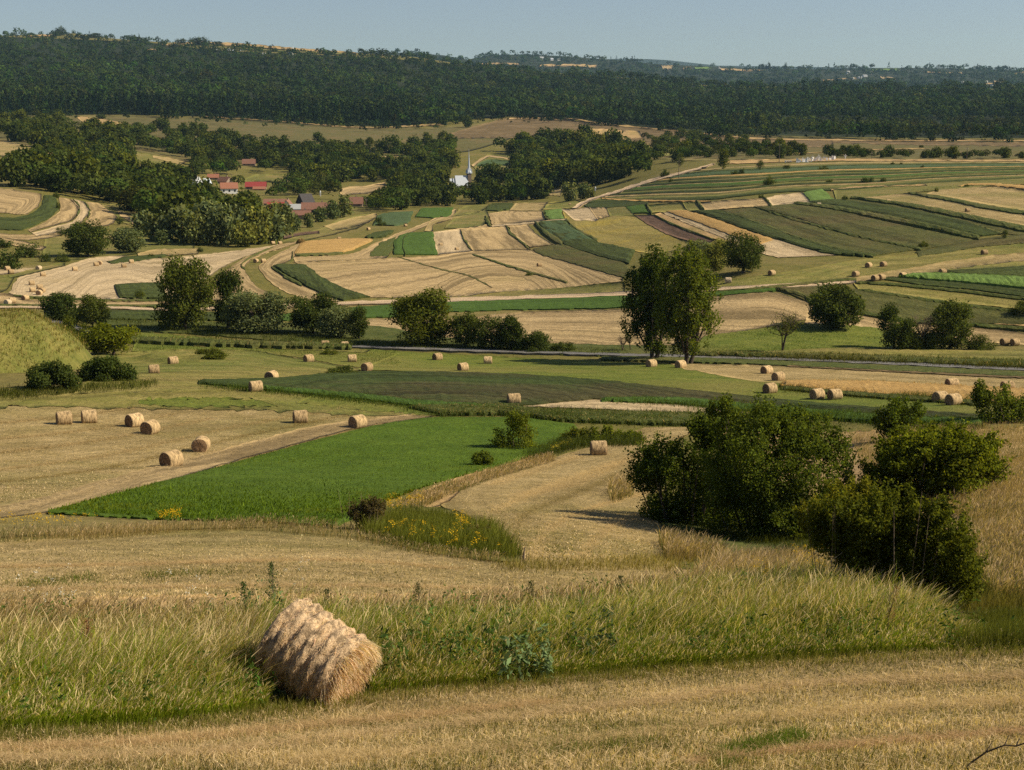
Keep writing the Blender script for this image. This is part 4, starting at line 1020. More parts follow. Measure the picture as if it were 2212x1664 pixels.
def canopy(name, label, sets, mat, seed=5):
    """a whole wood as one mesh: sets of (points, heights, width ratio, kind, tint, leaves per tree)"""
    rng = np.random.default_rng(seed)
    VV, CC = [], []
    for Pn, Hh, wr, kind, tint, nl in sets:
        n = len(Pn)
        d = rng.normal(0, 1, (n, nl, 3)); d[..., 2] = np.abs(d[..., 2]) * 1.0 - .25
        d /= np.linalg.norm(d, axis=2)[..., None]
        if kind == 'conifer':
            t = rng.uniform(0, 1, (n, nl)) ** 1.3
            r = (1 - t) * .5 + .03; a = rng.uniform(0, 6.283, (n, nl))
            off = np.stack([np.cos(a) * r * wr, np.sin(a) * r * wr, .08 + .92 * t], -1)
            nor = np.stack([np.cos(a), np.sin(a), .5 + 0 * a], -1)
        else:
            # a few bulges on every crown
            b = rng.normal(0, 1, (n, 5, 3)); b[..., 2] = np.abs(b[..., 2]); b /= np.linalg.norm(b, axis=2)[..., None]
            dot = np.einsum('nlk,nbk->nlb', d, b).max(2)
            r = (.72 + .34 * np.clip(dot, 0, 1) ** 3) * rng.uniform(.88, 1.05, (n, nl))
            off = d * r[..., None] * np.array([.5 * wr, .5 * wr, .46]) + np.array([0, 0, .5])
            nor = d
        C = Pn[:, None, :] + off * Hh[:, None, None]
        size = np.repeat(Hh * (.12 if nl > 200 else .20 if nl > 50 else .26) * (wr ** .5), nl)
        V, Q = leaves(C.reshape(-1, 3), nor.reshape(-1, 3), size, rng, aspect=.75, spread=.55)
        lowf = np.sin(Pn[:, 0] * .011 + 1) * np.sin(Pn[:, 1] * .0065) + .7 * np.sin(Pn[:, 0] * .027 + Pn[:, 1] * .013)
        tt = (1 + .22 * lowf)[:, None, None] * rng.uniform(.7, 1.3, (n, 1, 1)) * np.array(tint)[None, None] * (1 + rng.normal(0, .10, (n, 1, 3))) * rng.uniform(.75, 1.25, (n, nl, 1))
        VV.append(V); CC.append(np.repeat(tt.reshape(-1, 3), 4, 0))
    V = np.concatenate(VV); Q = np.arange(len(V)).reshape(-1, 4)
    o = link(name, mesh_np(name, V, Q, col=np.concatenate(CC), mat=mat))
    return tag(o, label, 'forest', kind='stuff')

rng = np.random.default_rng(77)
FB = [(-700, 262), (0, 250), (240, 249), (400, 250), (500, 257), (700, 268), (830, 275), (960, 266), (1106, 254), (1250, 262), (1350, 272), (1450, 284), (1650, 294), (1800, 298), (2000, 300), (2212, 301), (2900, 301)]
def base_line(u):
    return np.interp(u, [q[0] for q in FB], [q[1] for q in FB])
GAPS = [[(345, 101), (420, 91), (520, 94), (660, 104), (800, 116), (760, 123), (640, 117), (540, 110), (450, 106)], [(50, 77), (110, 75), (118, 83), (60, 84)], [(312, 106), (342, 105), (342, 113), (314, 113)]]
n = 15000
u = rng.uniform(-420, 2640, n); c = crest(u); b = base_line(u)
v = c + (b - c) * rng.uniform(0, 1, n) ** .92
v += np.where(v > b - 6, 5 * np.sin(u * .021) + 4 * np.sin(u * .053 + 1), 0)
keep = np.ones(n, bool)
for g in GAPS:
    keep &= ~inside(u, v + 3, g)
# the young plantation on the right
plant_z = [(1500, 284), (1700, 262), (1900, 262), (2300, 262), (2700, 262), (2700, 301), (2000, 300), (1650, 294)]
young = inside(u, v, plant_z)
u, v, young = u[keep], v[keep], young[keep]
X = P(u, v)
hh = rng.gamma(12, 1.05, len(u)).clip(7, 22); hh[young] *= .55
con = (v > base_line(u) - 30) & (u < 900) & (rng.random(len(u)) < .8)
con |= (u > 1300) & (u < 1700) & (v > base_line(u) - 28) & (rng.random(len(u)) < .5)
con |= rng.random(len(u)) < .05
warm = rng.random(len(u)) < .10
sets = []
sel = ~con & ~warm & ~young; sets.append((X[sel], hh[sel], 1.0, 'round', (.66, .82, .84), 60))
sel = ~con & warm & ~young; sets.append((X[sel], hh[sel], 1.1, 'round', (.8, .9, .74), 60))
sel = young & ~con; sets.append((X[sel], hh[sel], 1.0, 'round', (.9, .88, .8), 45))
sets.append((X[con], hh[con] * 1.15, .42, 'conifer', (.5, .58, .62), 50))
canopy('forest', 'dense dark green forest covering the long slope under the skyline', sets, M_FAR)
# a dense row of conifers along the lower edge of the forest
n = 700
u = rng.uniform(-200, 1500, n); v = base_line(u) - rng.uniform(0, 9, n)
X = P(u, v); hh = rng.uniform(16, 26, n)
m_ = 420; cu_ = np.repeat(rng.uniform(-200, 2500, 70), 6)
u = np.concatenate([u, cu_ + rng.normal(0, 14, m_)]); v = np.concatenate([v, base_line(cu_) + np.abs(rng.normal(0, 5.5, m_))])
X = P(u, v); hh = np.concatenate([hh, rng.uniform(5, 15, m_)])
k = (u < 880) & (np.arange(len(u)) < n)
canopy('conifer_forest', 'row of dark conifers along the lower edge of the big forest', [(X[k], hh[k], .36, 'conifer', (.42, .5, .5), 60), (X[~k], hh[~k] * .6, .9, 'round', (.7, .75, .7), 45)], M_FAR, seed=6)
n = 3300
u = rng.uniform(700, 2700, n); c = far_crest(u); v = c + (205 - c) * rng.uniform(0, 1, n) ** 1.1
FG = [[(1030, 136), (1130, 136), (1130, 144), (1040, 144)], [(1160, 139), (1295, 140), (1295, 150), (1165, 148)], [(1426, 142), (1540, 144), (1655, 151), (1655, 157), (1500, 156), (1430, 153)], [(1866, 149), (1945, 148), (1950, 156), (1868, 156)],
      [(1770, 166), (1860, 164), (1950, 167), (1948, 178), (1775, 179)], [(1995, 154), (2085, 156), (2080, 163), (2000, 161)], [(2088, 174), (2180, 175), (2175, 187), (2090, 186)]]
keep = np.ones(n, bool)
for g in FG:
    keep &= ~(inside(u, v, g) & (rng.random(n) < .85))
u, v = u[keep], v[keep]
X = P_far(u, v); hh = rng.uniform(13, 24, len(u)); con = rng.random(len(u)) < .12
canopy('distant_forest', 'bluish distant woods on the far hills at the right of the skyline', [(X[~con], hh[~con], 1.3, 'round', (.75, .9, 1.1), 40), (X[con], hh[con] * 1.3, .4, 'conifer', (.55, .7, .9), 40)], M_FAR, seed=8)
# crest trees, standing against the sky
for q, (uu, hpx, wpx) in enumerate([(132, 16, 20), (205, 6, 30), (300, 7, 40), (390, 9, 22), (432, 15, 46), (470, 6, 24), (120, 6, 26)]):
    T(uu, float(crest(uu)) + 4, hpx + 4, wpx, 'round', 60 + q % 4, ['tall clump standing highest on the skyline at far left', 'low trees on the skyline right of the highest clump', 'line of small trees on the skyline above the forest', 'pair-like crowns on the skyline left of the dark copse',
      'dark flat-topped copse on the skyline above the hilltop fields', 'low hedge on the skyline right of the dark copse', 'faint low trees on the skyline left of the highest clump'][q], n=850, size=.11, mat=M_FAR, name='skyline_tree', trunk=False)
for q, (uu, hpx) in enumerate([(1640, 9), (1648, 12), (1655, 10), (1661, 14), (1697, 13)]):
    t = plant('conifer_tree', ['first pointed fir from the left on the far skyline', 'second pointed fir from the left on the far skyline', 'third pointed fir from the left on the far skyline', 'tallest pointed fir of the skyline row', 'lone pointed fir right of the skyline row'][q],
              'tree', uu, 150, hpx, hpx * .4, 'conifer', q, n=850, size=.11, mat=M_FAR, R=6300, trunk=False, group='firs on the far skyline')

# -- woods round the village: every tree a thing
WOODS = [
    ([(0, 275), (130, 262), (150, 285), (260, 300), (300, 330), (280, 400), (330, 470), (345, 500), (240, 440), (120, 420), (0, 400), (0, 360), (100, 360), (150, 345), (100, 325), (0, 300)], 78, 14, 'tree in the dark wood on the hill above the striped left fields', 'trees of the left hillside wood', M_LEAF),
    ([(200, 285), (330, 282), (450, 290), (455, 310), (640, 330), (640, 365), (420, 360), (400, 345), (300, 325)], 40, 13, 'tree in the wood between the olive hillside and the village', 'trees of the wood above the village', M_LEAF),
    ([(300, 385), (420, 375), (440, 400), (420, 420), (480, 430), (570, 440), (560, 470), (640, 480), (600, 510), (480, 525), (350, 515)], 44, 13, 'tree standing among the houses at the left end of the village', 'village trees', M_LEAF),
    ([(640, 330), (800, 330), (980, 312), (975, 370), (965, 420), (830, 430), (840, 395), (740, 405), (640, 400)], 56, 13, 'tree in the wood left of the white church', 'trees left of the church', M_LEAF),
    ([(800, 435), (960, 425), (1180, 428), (1150, 438), (1000, 445), (860, 455)], 18, 12, 'tree in the row below the white church', 'trees below the church', M_LEAF),
    ([(1060, 330), (1150, 315), (1230, 308), (1380, 330), (1390, 385), (1300, 405), (1160, 412), (1030, 412), (1030, 385), (1130, 360)], 48, 15, 'tree in the tall dark wood right of the white church', 'trees right of the church', M_LEAF),
    ([(1390, 300), (1500, 296), (1600, 308), (1760, 338), (1700, 346), (1560, 345), (1450, 350), (1380, 355), (1400, 330)], 30, 9, 'tree in the long hedgerow below the brown heath hill', 'hedgerow trees under the heath', M_LEAF),
    ([(1780, 330), (1900, 336), (2060, 340), (2240, 338), (2240, 345), (1780, 344)], 16, 6, 'tree in the low dark hedge behind the gravestones', 'hedge behind the cemetery', M_LEAF),
    ([(660, 290), (850, 322), (860, 330), (700, 330)], 8, 10, 'tree at the foot of the olive hillside left of the church spire', 'trees under the olive hillside', M_LEAF),
]
far_meshes = []
for k in range(7):
    r = np.random.default_rng(300 + k)
    lob = tree_lobes('broad' if k % 2 else 'round', r)
    V, Q, c = crown(lob, 840, .125, r, fill=.15, up=.2, aspect=.8)
    mb = MB(); mb.tube([(0, 0, -.1), (0, 0, .5)], [.03, .015], 5)
    tv = np.concatenate(mb.V)
    V2 = np.concatenate([V, tv]); Q2 = np.concatenate([Q, np.concatenate(mb.Q) + len(V)])
    col = np.concatenate([c, np.tile([1.2, .8, .7], (len(tv), 1))])
    far_meshes.append((V2, Q2, col))
FM = {}
def far_tree(k, mat):
    if (k, mat.name) not in FM:
        V, Q, c = far_meshes[k]
        FM[(k, mat.name)] = mesh_np('far_tree', V, Q, col=c, mat=mat)
    return FM[(k, mat.name)]
rng = np.random.default_rng(99)
CLEAR = [[(476, 402), (514, 402), (514, 432), (476, 432)], [(414, 388), (456, 388), (456, 412), (414, 412)], [(446, 380), (498, 384), (498, 402), (450, 400)], [(530, 396), (580, 396), (580, 416), (530, 416)], [(575, 434), (716, 424), (716, 462), (640, 466), (576, 452)],
         [(735, 430), (786, 430), (786, 450), (735, 450)], [(960, 385), (1024, 385), (1024, 416), (960, 416)], [(524, 348), (552, 348), (552, 362), (524, 362)], [(522, 376), (640, 374), (620, 402), (530, 402)], [(725, 394), (842, 394), (838, 428), (730, 428)],
         [(286, 326), (410, 350), (375, 378), (286, 378)], [(0, 303), (75, 317), (70, 342), (0, 345)], [(0, 345), (98, 333), (148, 340), (98, 360), (0, 364)], [(1018, 335), (1055, 330), (1132, 337), (1100, 372), (1030, 380)], [(486, 438), (520, 438), (520, 460), (486, 460)], [(800, 340), (900, 338), (900, 356), (810, 356)]]
HOUSES = [(476, 514, 394, 418), (414, 456, 384, 402), (450, 498, 378, 398), (532, 578, 394, 409), (577, 612, 436, 452), (614, 716, 424, 470), (736, 784, 428, 446), (960, 1028, 360, 410), (524, 552, 345, 358)]
placed = []
for poly, n, hm, lab, grp, mat in WOODS:
    u, v = sample_poly(poly, n * 6, rng)
    cnt = 0
    for a, b in zip(u, v):
        if cnt >= n:
            break
        R = float(R_of(a, b)); hpx = hm * F / R
        if any(inside(np.array([a]), np.array([b - hpx * .35]), g)[0] or inside(np.array([a]), np.array([b]), g)[0] for g in CLEAR):
            continue
        if any(b > y1 - 2 and a + hpx * .45 > x0 and a - hpx * .45 < x1 and b - hpx * 1.1 < y1 - (y1 - y0) * .4 for x0, x1, y0, y1 in HOUSES):
            continue
        if any(abs(a - x) < hpx * .45 and abs(b - y) < hpx * .22 for x, y in placed):
            continue
        placed.append((a, b)); cnt += 1
        h = hm * rng.uniform(.7, 1.3); wd = h * rng.uniform(.75, 1.15)
        o = link('broadleaf_tree', far_tree(int(rng.integers(7)), mat))
        o.location = tuple(P(a, b) - [0, 0, .3]); o.scale = (wd, wd, h); o.rotation_euler = (0, 0, rng.uniform(0, 6.28))
        tag(o, lab, 'tree', grp)
# the rest of the woods between them, too crowded to count
EXTRA = [WOODS[0][0], WOODS[1][0], WOODS[2][0], WOODS[3][0], WOODS[4][0], WOODS[5][0], WOODS[6][0], WOODS[7][0],
         [(300, 395), (420, 372), (640, 360), (720, 400), (800, 420), (960, 430), (900, 450), (800, 452), (700, 476), (560, 480), (420, 500), (340, 500)], [(0, 260), (130, 255), (160, 300), (0, 300)], [(440, 300), (650, 320), (830, 338), (960, 318), (960, 340), (640, 345)]]
EXTRA += [[(600, 385), (740, 375), (960, 350), (970, 400), (960, 425), (840, 432), (720, 425), (620, 432)], [(560, 405), (640, 400), (720, 415), (800, 440), (780, 462), (720, 474), (590, 440)], [(420, 366), (640, 345), (800, 345), (640, 376), (420, 392)], [(640, 462), (700, 462), (860, 446), (960, 432), (860, 458), (700, 480)]]
EXTRA += [[(700, 458), (780, 440), (860, 430), (900, 440), (780, 462), (700, 474)]]
EN = [260, 130, 120, 200, 50, 230, 110, 60, 150, 40, 70, 190, 90, 90, 60, 70]; EH = [12, 11, 11, 11, 10, 13, 8, 5, 10, 10, 9, 10, 7, 10, 7, 9]
XS = []; HS = []
for poly, n, hm in zip(EXTRA, EN, EH):
    u, v = sample_poly(poly, n, rng)
    for a, b in zip(u, v):
        hpx = hm * F / float(R_of(a, b))
        if any(inside(np.array([a]), np.array([b - hpx * q]), g)[0] for g in CLEAR for q in (0, .35)):
            continue
        if any(b > y1 - 2 and a + hpx * .45 > x0 and a - hpx * .45 < x1 and b - hpx * 1.1 < y1 - (y1 - y0) * .4 for x0, x1, y0, y1 in HOUSES):
            continue
        XS.append(P(a, b)); HS.append(hm * rng.uniform(.6, 1.15))
canopy('woodland', 'closed woods round the village filling the gaps between the single trees', [(np.array(XS), np.array(HS), 1.05, 'round', (.95, 1.0, .82), 260)], M_FAR, seed=12)
PALE = [(312, 512, 60), (338, 520, 56), (365, 522, 66), (350, 530, 34), (395, 524, 82), (425, 530, 66), (452, 522, 90), (480, 530, 92), (508, 528, 84), (530, 534, 62), (560, 528, 80), (585, 526, 72), (612, 516, 70), (596, 490, 56), (634, 500, 42), (420, 490, 70), (370, 486, 66), (690, 480, 34), (718, 474, 40), (744, 470, 46), (668, 492, 34),
        (1130, 432, 32), (1080, 436, 30), (1165, 430, 30), (1232, 436, 42), (1262, 430, 36), (1200, 408, 24), (1275, 430, 26)]
for q, (a, b, h) in enumerate(PALE):
    R = float(R_of(a, b)); s = R / F
    o = link('willow_tree', far_tree(q % 7, M_WILLOW))
    wd = h * s * random.uniform(.7, 1.0)
    o.location = tuple(P(a, b) - [0, 0, .3]); o.scale = (wd, wd, h * s); o.rotation_euler = (0, 0, random.uniform(0, 6.28))
    tag(o, 'pale grey-green willow in the bright row in front of the village' if q < 21 else 'pale grey-green willow at the field edge below the church', 'tree', 'willows in front of the village' if q < 21 else 'willows below the church')
SCAT = [(1010, 276, 26, 20, 'dark round tree on the left end of the brown heath hill'), (1302, 300, 9, 7, 'tiny tree alone on the brown heath hill'), (218, 258, 12, 20, 'dark bush at the top of the tan field under the conifers'), (196, 270, 12, 18, 'dark bush in front of the tan field under the conifers'), (60, 275, 20, 26, 'dark tree between the upper left clearings'),
        (110, 300, 26, 40, 'dark copse above the curved left fields'), (82, 338, 26, 30, 'dark tree at the tip of the upper left hay field'), (1620, 280, 36, 26, 'dark fir-like tree rising in front of the forest at right'), (1640, 282, 40, 34, 'tallest dark tree in front of the forest at right'), (1668, 268, 24, 18, 'dark tree right of the tallest ones before the forest'),
        (1650, 292, 20, 18, 'dark small tree at the lower edge of the young plantation'), (1990, 320, 7, 10, 'small bush alone on the heath at right')]
for q, (a, b, h, w, lab) in enumerate(SCAT):
    R = float(R_of(a, b)); s = R / F
    o = link('broadleaf_tree', far_tree(q % 7, M_LEAF))
    o.location = tuple(P(a, b) - [0, 0, .3]); o.scale = (w * s, w * s, h * s)
    tag(o, lab, 'tree')

# ------------------------------------------------------------------ village houses, church, graves, poles
M_WHITE = plain_mat('whitewash', (.72, .72, .70), noise=.12, scale=2)
M_TILE = plain_mat('old_tiles', (.20, .105, .075), noise=.35, scale=3)
M_RUST = plain_mat('rust_tiles', (.27, .12, .075), noise=.3, scale=3)
M_RED = plain_mat('red_sheet_roof', (.25, .045, .04), rough=.7, noise=.12, scale=2)
M_DARKROOF = plain_mat('dark_roof', (.055, .052, .055), noise=.3, scale=3)
M_GREYROOF = plain_mat('grey_sheet_roof', (.33, .35, .36), rough=.5, noise=.15, scale=2)
M_PLASTER = plain_mat('brown_plaster', (.25, .19, .15), noise=.2, scale=2)
M_TIN = plain_mat('white_tin_roof', (.40, .45, .52), rough=.5, noise=.06, scale=.6)
M_WIN = plain_mat('dark_window', (.03, .035, .04), rough=.3)
M_WOOD = plain_mat('weathered_wood', (.12, .095, .075), noise=.4, scale=10)
M_CONC = plain_mat('grave_stone', (.72, .72, .70), noise=.15, scale=3)
def house(label, u, v, wpx, hpx, roof, wall, rot=0.0, depth=.75, roof_share=.5, name='village_house', R=None, chimney=True, group=None):
    """a gabled house whose ridge runs across the view when rot = 0; v is its foot"""
    p = P(u, v) if R is None else at_range(u, v, R)
    s = math.hypot(p[0], p[1]) / F
    L = wpx * s; Ht = hpx * s; hw = Ht * (1 - roof_share); D = L * depth
    t = thing(name, label, 'house', tuple(p), rot, group)
    w = MB(); w.box((0, 0, hw / 2 - .5), (L, D, hw + 1.0))
    gab = [(-L / 2, -D / 2, hw), (-L / 2, D / 2, hw), (-L / 2, 0, Ht), (L / 2, -D / 2, hw), (L / 2, D / 2, hw), (L / 2, 0, Ht)]
    w.add(gab, T=[(0, 2, 1), (3, 4, 5)])
    w.obj('wall', wall, t)
    r = MB(); o = .45; th = .18
    for sg in (-1, 1):
        k = (Ht - hw) / (D / 2)
        e = (sg * (D / 2 + o), hw - o * k)
        q = [(-L / 2 - o, 0, Ht), (L / 2 + o, 0, Ht), (L / 2 + o, e[0], e[1]), (-L / 2 - o, e[0], e[1])]
        r.add([(x, y, z + .03) for x, y, z in q] + [(x, y, z + .03 + th) for x, y, z in q], [(0, 1, 2, 3), (4, 7, 6, 5), (0, 3, 7, 4), (1, 5, 6, 2), (2, 6, 7, 3), (0, 4, 5, 1)])
    rf = r.obj('roof', roof, t)
    if chimney:
        c = MB(); c.box((L * .2, D * .08, Ht + .35), (.6, .6, 1.3)); c.obj('chimney', M_PLASTER, rf)
    nw = max(2, int(L / 3))
    for i in range(nw):
        x = -L / 2 + (i + .5) * L / nw
        c = MB(); c.box((x, -D / 2 - .02, hw * .55), (min(1.0, L / nw * .4), .08, hw * .42)); c.obj('window', M_WIN, t)
    c = MB(); c.box((L / 2 + .02, 0, hw * .55), (.08, .9, hw * .42)); c.obj('window', M_WIN, t)
    return t
house('whitewashed long house with rust-red hipped roof at the left of the village', 495, 418, 34, 22, M_RUST, M_WHITE, .25, .8, .5)
house('small house with grey-white gable and steep roof at the left end of the village', 425, 402, 18, 18, M_GREYROOF, M_WHITE, 1.2, .9, .6)
house('small house with bluish white roof edge beside the steep grey-white gable', 446, 402, 15, 15, M_TIN, M_RUST, .9, .9, .6)
house('house with faded rust roof seen just above the whitewashed long house', 461, 388, 22, 11, M_RUST, M_PLASTER, .1, .7, .6)
house('dark brown barn roof right behind the whitewashed long house', 486, 398, 24, 15, M_TILE, M_PLASTER, -.5, .8, .6)
house('house under a wide raspberry-red sheet roof in the middle of the village', 553, 409, 42, 15, M_RED, M_PLASTER, .1, .5, .6)
house('low rust-roofed shed in front of the raspberry-red roof', 560, 411, 24, 7, M_RUST, M_PLASTER, .1, .5, .6, name='shed', chimney=False)
house('house with a glowing bright red roof behind the willows', 596, 452, 34, 14, M_RED, M_PLASTER, .2, .7, .65)
house('long brown-roofed barn behind the bright red roof', 594, 444, 44, 13, M_TILE, M_PLASTER, .1, .5, .6, name='barn', chimney=False)
house('small white gable house right of the bright red roof', 622, 450, 14, 17, M_TILE, M_WHITE, 1.3, 1.0, .5)
house('shed with a pale grey sheet roof in front of the dark steep roof', 641, 455, 26, 13, M_GREYROOF, M_PLASTER, .2, .6, .65, name='shed', chimney=False)
house('barn with a steep near-black roof, tallest in the village', 660, 444, 28, 24, M_DARKROOF, M_DARKROOF, .75, .9, .7, name='barn', chimney=False)
house('long house with a brown tiled roof at the right front of the village', 684, 464, 60, 25, M_TILE, M_PLASTER, .08, .45, .5)
house('lower brown wing in front of the long brown tiled house', 652, 474, 36, 18, M_TILE, M_PLASTER, .05, .6, .45)
house('brown and rust roofed house standing apart at the right end of the village', 760, 446, 46, 19, M_TILE, M_PLASTER, .05, .5, .65)
house('small dark brown roofed house alone in the trees above the village', 538, 358, 26, 13, M_TILE, M_PLASTER, .1, .6, .65)
house('grey roofed shed among the willows at the village front', 505, 455, 20, 13, M_GREYROOF, M_PLASTER, .2, .6, .6, name='shed', chimney=False)
house('faded pink farmhouse half hidden right of the striped hillside', 282, 456, 11, 10, M_RUST, M_PLASTER, .3, .7, .5)
# church
def church():
    u, v = 992, 408
    p = P(u, v); s = math.hypot(p[0], p[1]) / F
    t = thing('church', 'white church with a tin roof and needle spire among dark trees', 'church', tuple(p), .45)
    L = 36 * s; D = 13 * s; hw = 5 * s; Ht = 28 * s
    w = MB(); w.box((3 * s, 0, hw / 2 - 1), (L, D, hw + 2)); w.add([(3 * s - L / 2, -D / 2, hw), (3 * s - L / 2, D / 2, hw), (3 * s - L / 2, 0, Ht)], T=[(0, 2, 1)])
    w.box((-17 * s, 0, hw / 2 - 1), (9 * s, D * .7, hw + 2)); w.obj('wall', M_WHITE, t)
    r = MB()
    def gable(x0, x1, d, h0, h1):
        q = [(x0, -d, h0), (x1, -d, h0), (x1, 0, h1), (x0, 0, h1), (x0, d, h0), (x1, d, h0)]
        r.add(q + [(x, y, z - .3) for x, y, z in q], [(0, 1, 2, 3), (3, 2, 5, 4), (6, 9, 8, 7), (9, 10, 11, 8), (0, 3, 9, 6), (3, 4, 10, 9), (1, 7, 8, 2), (2, 8, 11, 5), (0, 6, 7, 1), (4, 5, 11, 10)])
    gable(-10 * s, 20 * s, D * .62, hw - 1.5 * s, Ht); gable(-22 * s, -10.2 * s, D * .45, hw - 2 * s, Ht * .78)
    r.obj('roof', M_TIN, t)
    tw = MB(); tx = 27 * s * .85
    tw.box((tx, 0, 15 * s), (8 * s, 8 * s, 34 * s)); tower = tw.obj('tower', M_WOOD, t)
    g = MB(); g.box((tx, 0, 33 * s), (11 * s, 11 * s, 2 * s)); g.obj('gallery', M_TIN, tower)
    def spire(x, y, z0, r0, h, kinks):
        mb = MB(); pts = [(x, y, z0 + f * h) for f, _ in kinks]; mb.tube(pts, [r0 * k for _, k in kinks], 8); return mb
    spire(tx, 0, 34 * s, 7 * s, 50 * s, [(0, 1), (.1, .62), (.2, .42), (.45, .26), (.7, .13), (.97, .03), (1, .005)]).obj('spire', M_TIN, t)
    for a in (-1, 1):
        for b in (-1, 1):
            spire(tx + a * 4.2 * s, b * 4.2 * s, 34 * s, 1.5 * s, 10 * s, [(0, 1), (.3, .8), (1, .02)]).obj('pinnacle', M_TIN, t)
    c = MB(); c.box((tx, 0, 85.5 * s), (.15, .15, 3 * s)); c.box((tx, 0, 86 * s), (.9, .15, .15)); c.obj('cross', M_DARKROOF, t)
    for x in (-8, 0, 8):
        c = MB(); c.box((x * s, -D / 2 - .03, hw * .35), (.9, .1, hw * .5)); c.obj('window', M_WIN, t)
church()
# far chapel and houses
def far_chapel():
    p = P(633, 121); s = math.hypot(p[0], p[1]) / F
    t = thing('chapel', 'tiny white chapel with a pointed tower in the far forest', 'chapel', tuple(p))
    m = MB(); m.box((0, 0, 6 * s), (2 * s, 2 * s, 14 * s)); m.tube([(0, 0, 12.9 * s), (0, 0, 20 * s)], [1.6 * s, .05], 6); m.obj('tower', M_WHITE, t)
    m = MB(); m.box((-5 * s, 0, 4 * s), (7.6 * s, 4 * s, 8 * s)); m.obj('nave', M_WHITE, t)
far_chapel()
FH = [(430, 94, 5, 4, M_WHITE, 'white house under the dark copse on the left skyline', 0), (470, 108, 6, 4, M_GREYROOF, 'grey-roofed house left of the others in the hilltop hamlet', 0), (495, 110, 6, 4, M_TIN, 'bluish roofed house in the middle of the hilltop hamlet', 0), (522, 110, 7, 4, M_GREYROOF, 'grey-roofed house right in the hilltop hamlet', 0),
      (505, 112, 5, 4, M_TIN, 'pale roofed house at the front of the hilltop hamlet', 0), (570, 118, 7, 3, M_WHITE, 'low white building in the forest left of the tiny chapel', 0), (676, 123, 5, 4, M_WHITE, 'white house in the forest right of the tiny chapel', 0),
      (1170, 130, 8, 7, M_WHITE, 'larger white house on the far skyline, leftmost of its row', 1), (1192, 131, 6, 5, M_TIN, 'bluish white house beside the larger skyline house', 1), (1206, 131, 7, 5, M_TIN, 'house with two pale gables on the far skyline', 1), (1216, 182 - 14, 5, 4, M_WHITE, 'white house in the far woods below the skyline row', 1),
      (1296, 162, 11, 4, M_WHITE, 'long pale barn in the far woods', 1), (1330, 165, 4, 4, M_WHITE, 'small white house right of the long pale barn', 1), (1462, 182, 10, 4, M_WHITE, 'pale building left in the hamlet behind the forest edge', 1), (1482, 183, 6, 6, M_WHITE, 'square pale house in the hamlet behind the forest edge', 1), (1504, 185, 8, 3, M_GREYROOF, 'low grey house right in the hamlet behind the forest edge', 1),
      (1554, 148, 5, 4, M_WHITE, 'white house on the far skyline left of the firs', 1), (1832, 160, 6, 6, M_WHITE, 'white gable house on the far right hillside hamlet', 1), (1882, 161, 5, 6, M_WHITE, 'white house highest in the far right hamlet', 1), (1868, 166, 9, 4, M_GREYROOF, 'grey-roofed house in the middle of the far right hamlet', 1),
      (1858, 170, 8, 4, M_GREYROOF, 'lower grey house in the far right hamlet', 1), (1840, 172, 8, 4, M_GREYROOF, 'grey shed at the left of the far right hamlet', 1), (2078, 182, 6, 6, M_WHITE, 'bright white hut at the left end of the farthest right clearing', 1), (2131, 182, 4, 7, M_WHITE, 'narrow pale tower house in the far right clearing', 1), (2145, 185, 8, 3, M_WHITE, 'low white farm building at the right of the far clearing', 1)]
for u, v, w, h, m, lab, far in FH:
    p = P_far(u, v) if far else P(u, v)
    R = math.hypot(p[0], p[1])
    house(lab, u, v, w, h, m if m is not M_WHITE else M_GREYROOF, M_WHITE, .3, .8, .45, name='farmhouse', R=R, chimney=False, group='houses on the far hills')
# graves
rng = np.random.default_rng(5)
protos = []
for k in range(3):
    g = MB(); hgt = [1.9, 1.5, 2.2][k]
    g.box((0, 0, .1), (1.3, .7, .2)); g.box((0, 0, .2 + hgt * .35), (.85 if k != 2 else .35, .28, hgt * .7)); 
    if k == 2:
        g.box((0, 0, hgt * .72), (1.2, .26, .32)); g.box((0, 0, hgt * .98), (.34, .26, .32))
    else:
        g.tube([(0, -.138, .2 + hgt * .7), (0, .138, .2 + hgt * .7)], [.425 if k == 0 else .424] * 2, 12)
    protos.append(g.mesh('gravestone', M_CONC))
for k in range(24):
    u = [1722, 1728, 1734, 1742, 1748, 1753, 1759, 1763, 1768, 1772, 1776, 1780, 1786, 1793, 1797, 1800, 1803, 1744, 1756, 1770, 1765, 1725, 1737, 1826][k]
    o = link('gravestone', protos[k % 3]); p = P(u, 351 - (u - 1722) * .055 + rng.uniform(-1, 1))
    o.location = tuple(p); o.scale = (1.35, 1.35, 1.25 * rng.uniform(.8, 1.3)); o.rotation_euler = (0, 0, rng.normal(0, .3))
    tag(o, 'white gravestone in the row on the ridge at the right' if k < 23 else 'single white gravestone standing right of the others', 'gravestone', 'gravestones on the ridge' if k < 23 else None)
def van():
    p = P(1702, 351.5); s = math.hypot(p[0], p[1]) / F
    t = thing('stone_tomb', 'low pale bench-like slab left of the gravestones', 'tomb', tuple(p))
    m = MB(); m.box((0, 0, .9), (14 * s, 2.2, .35)); m.obj('slab', M_CONC, t)
    for x in (-5, 0, 5):
        m = MB(); m.box((x * s, 0, .36), (.4, 1.6, .72)); m.obj('leg', M_CONC, t)
van()
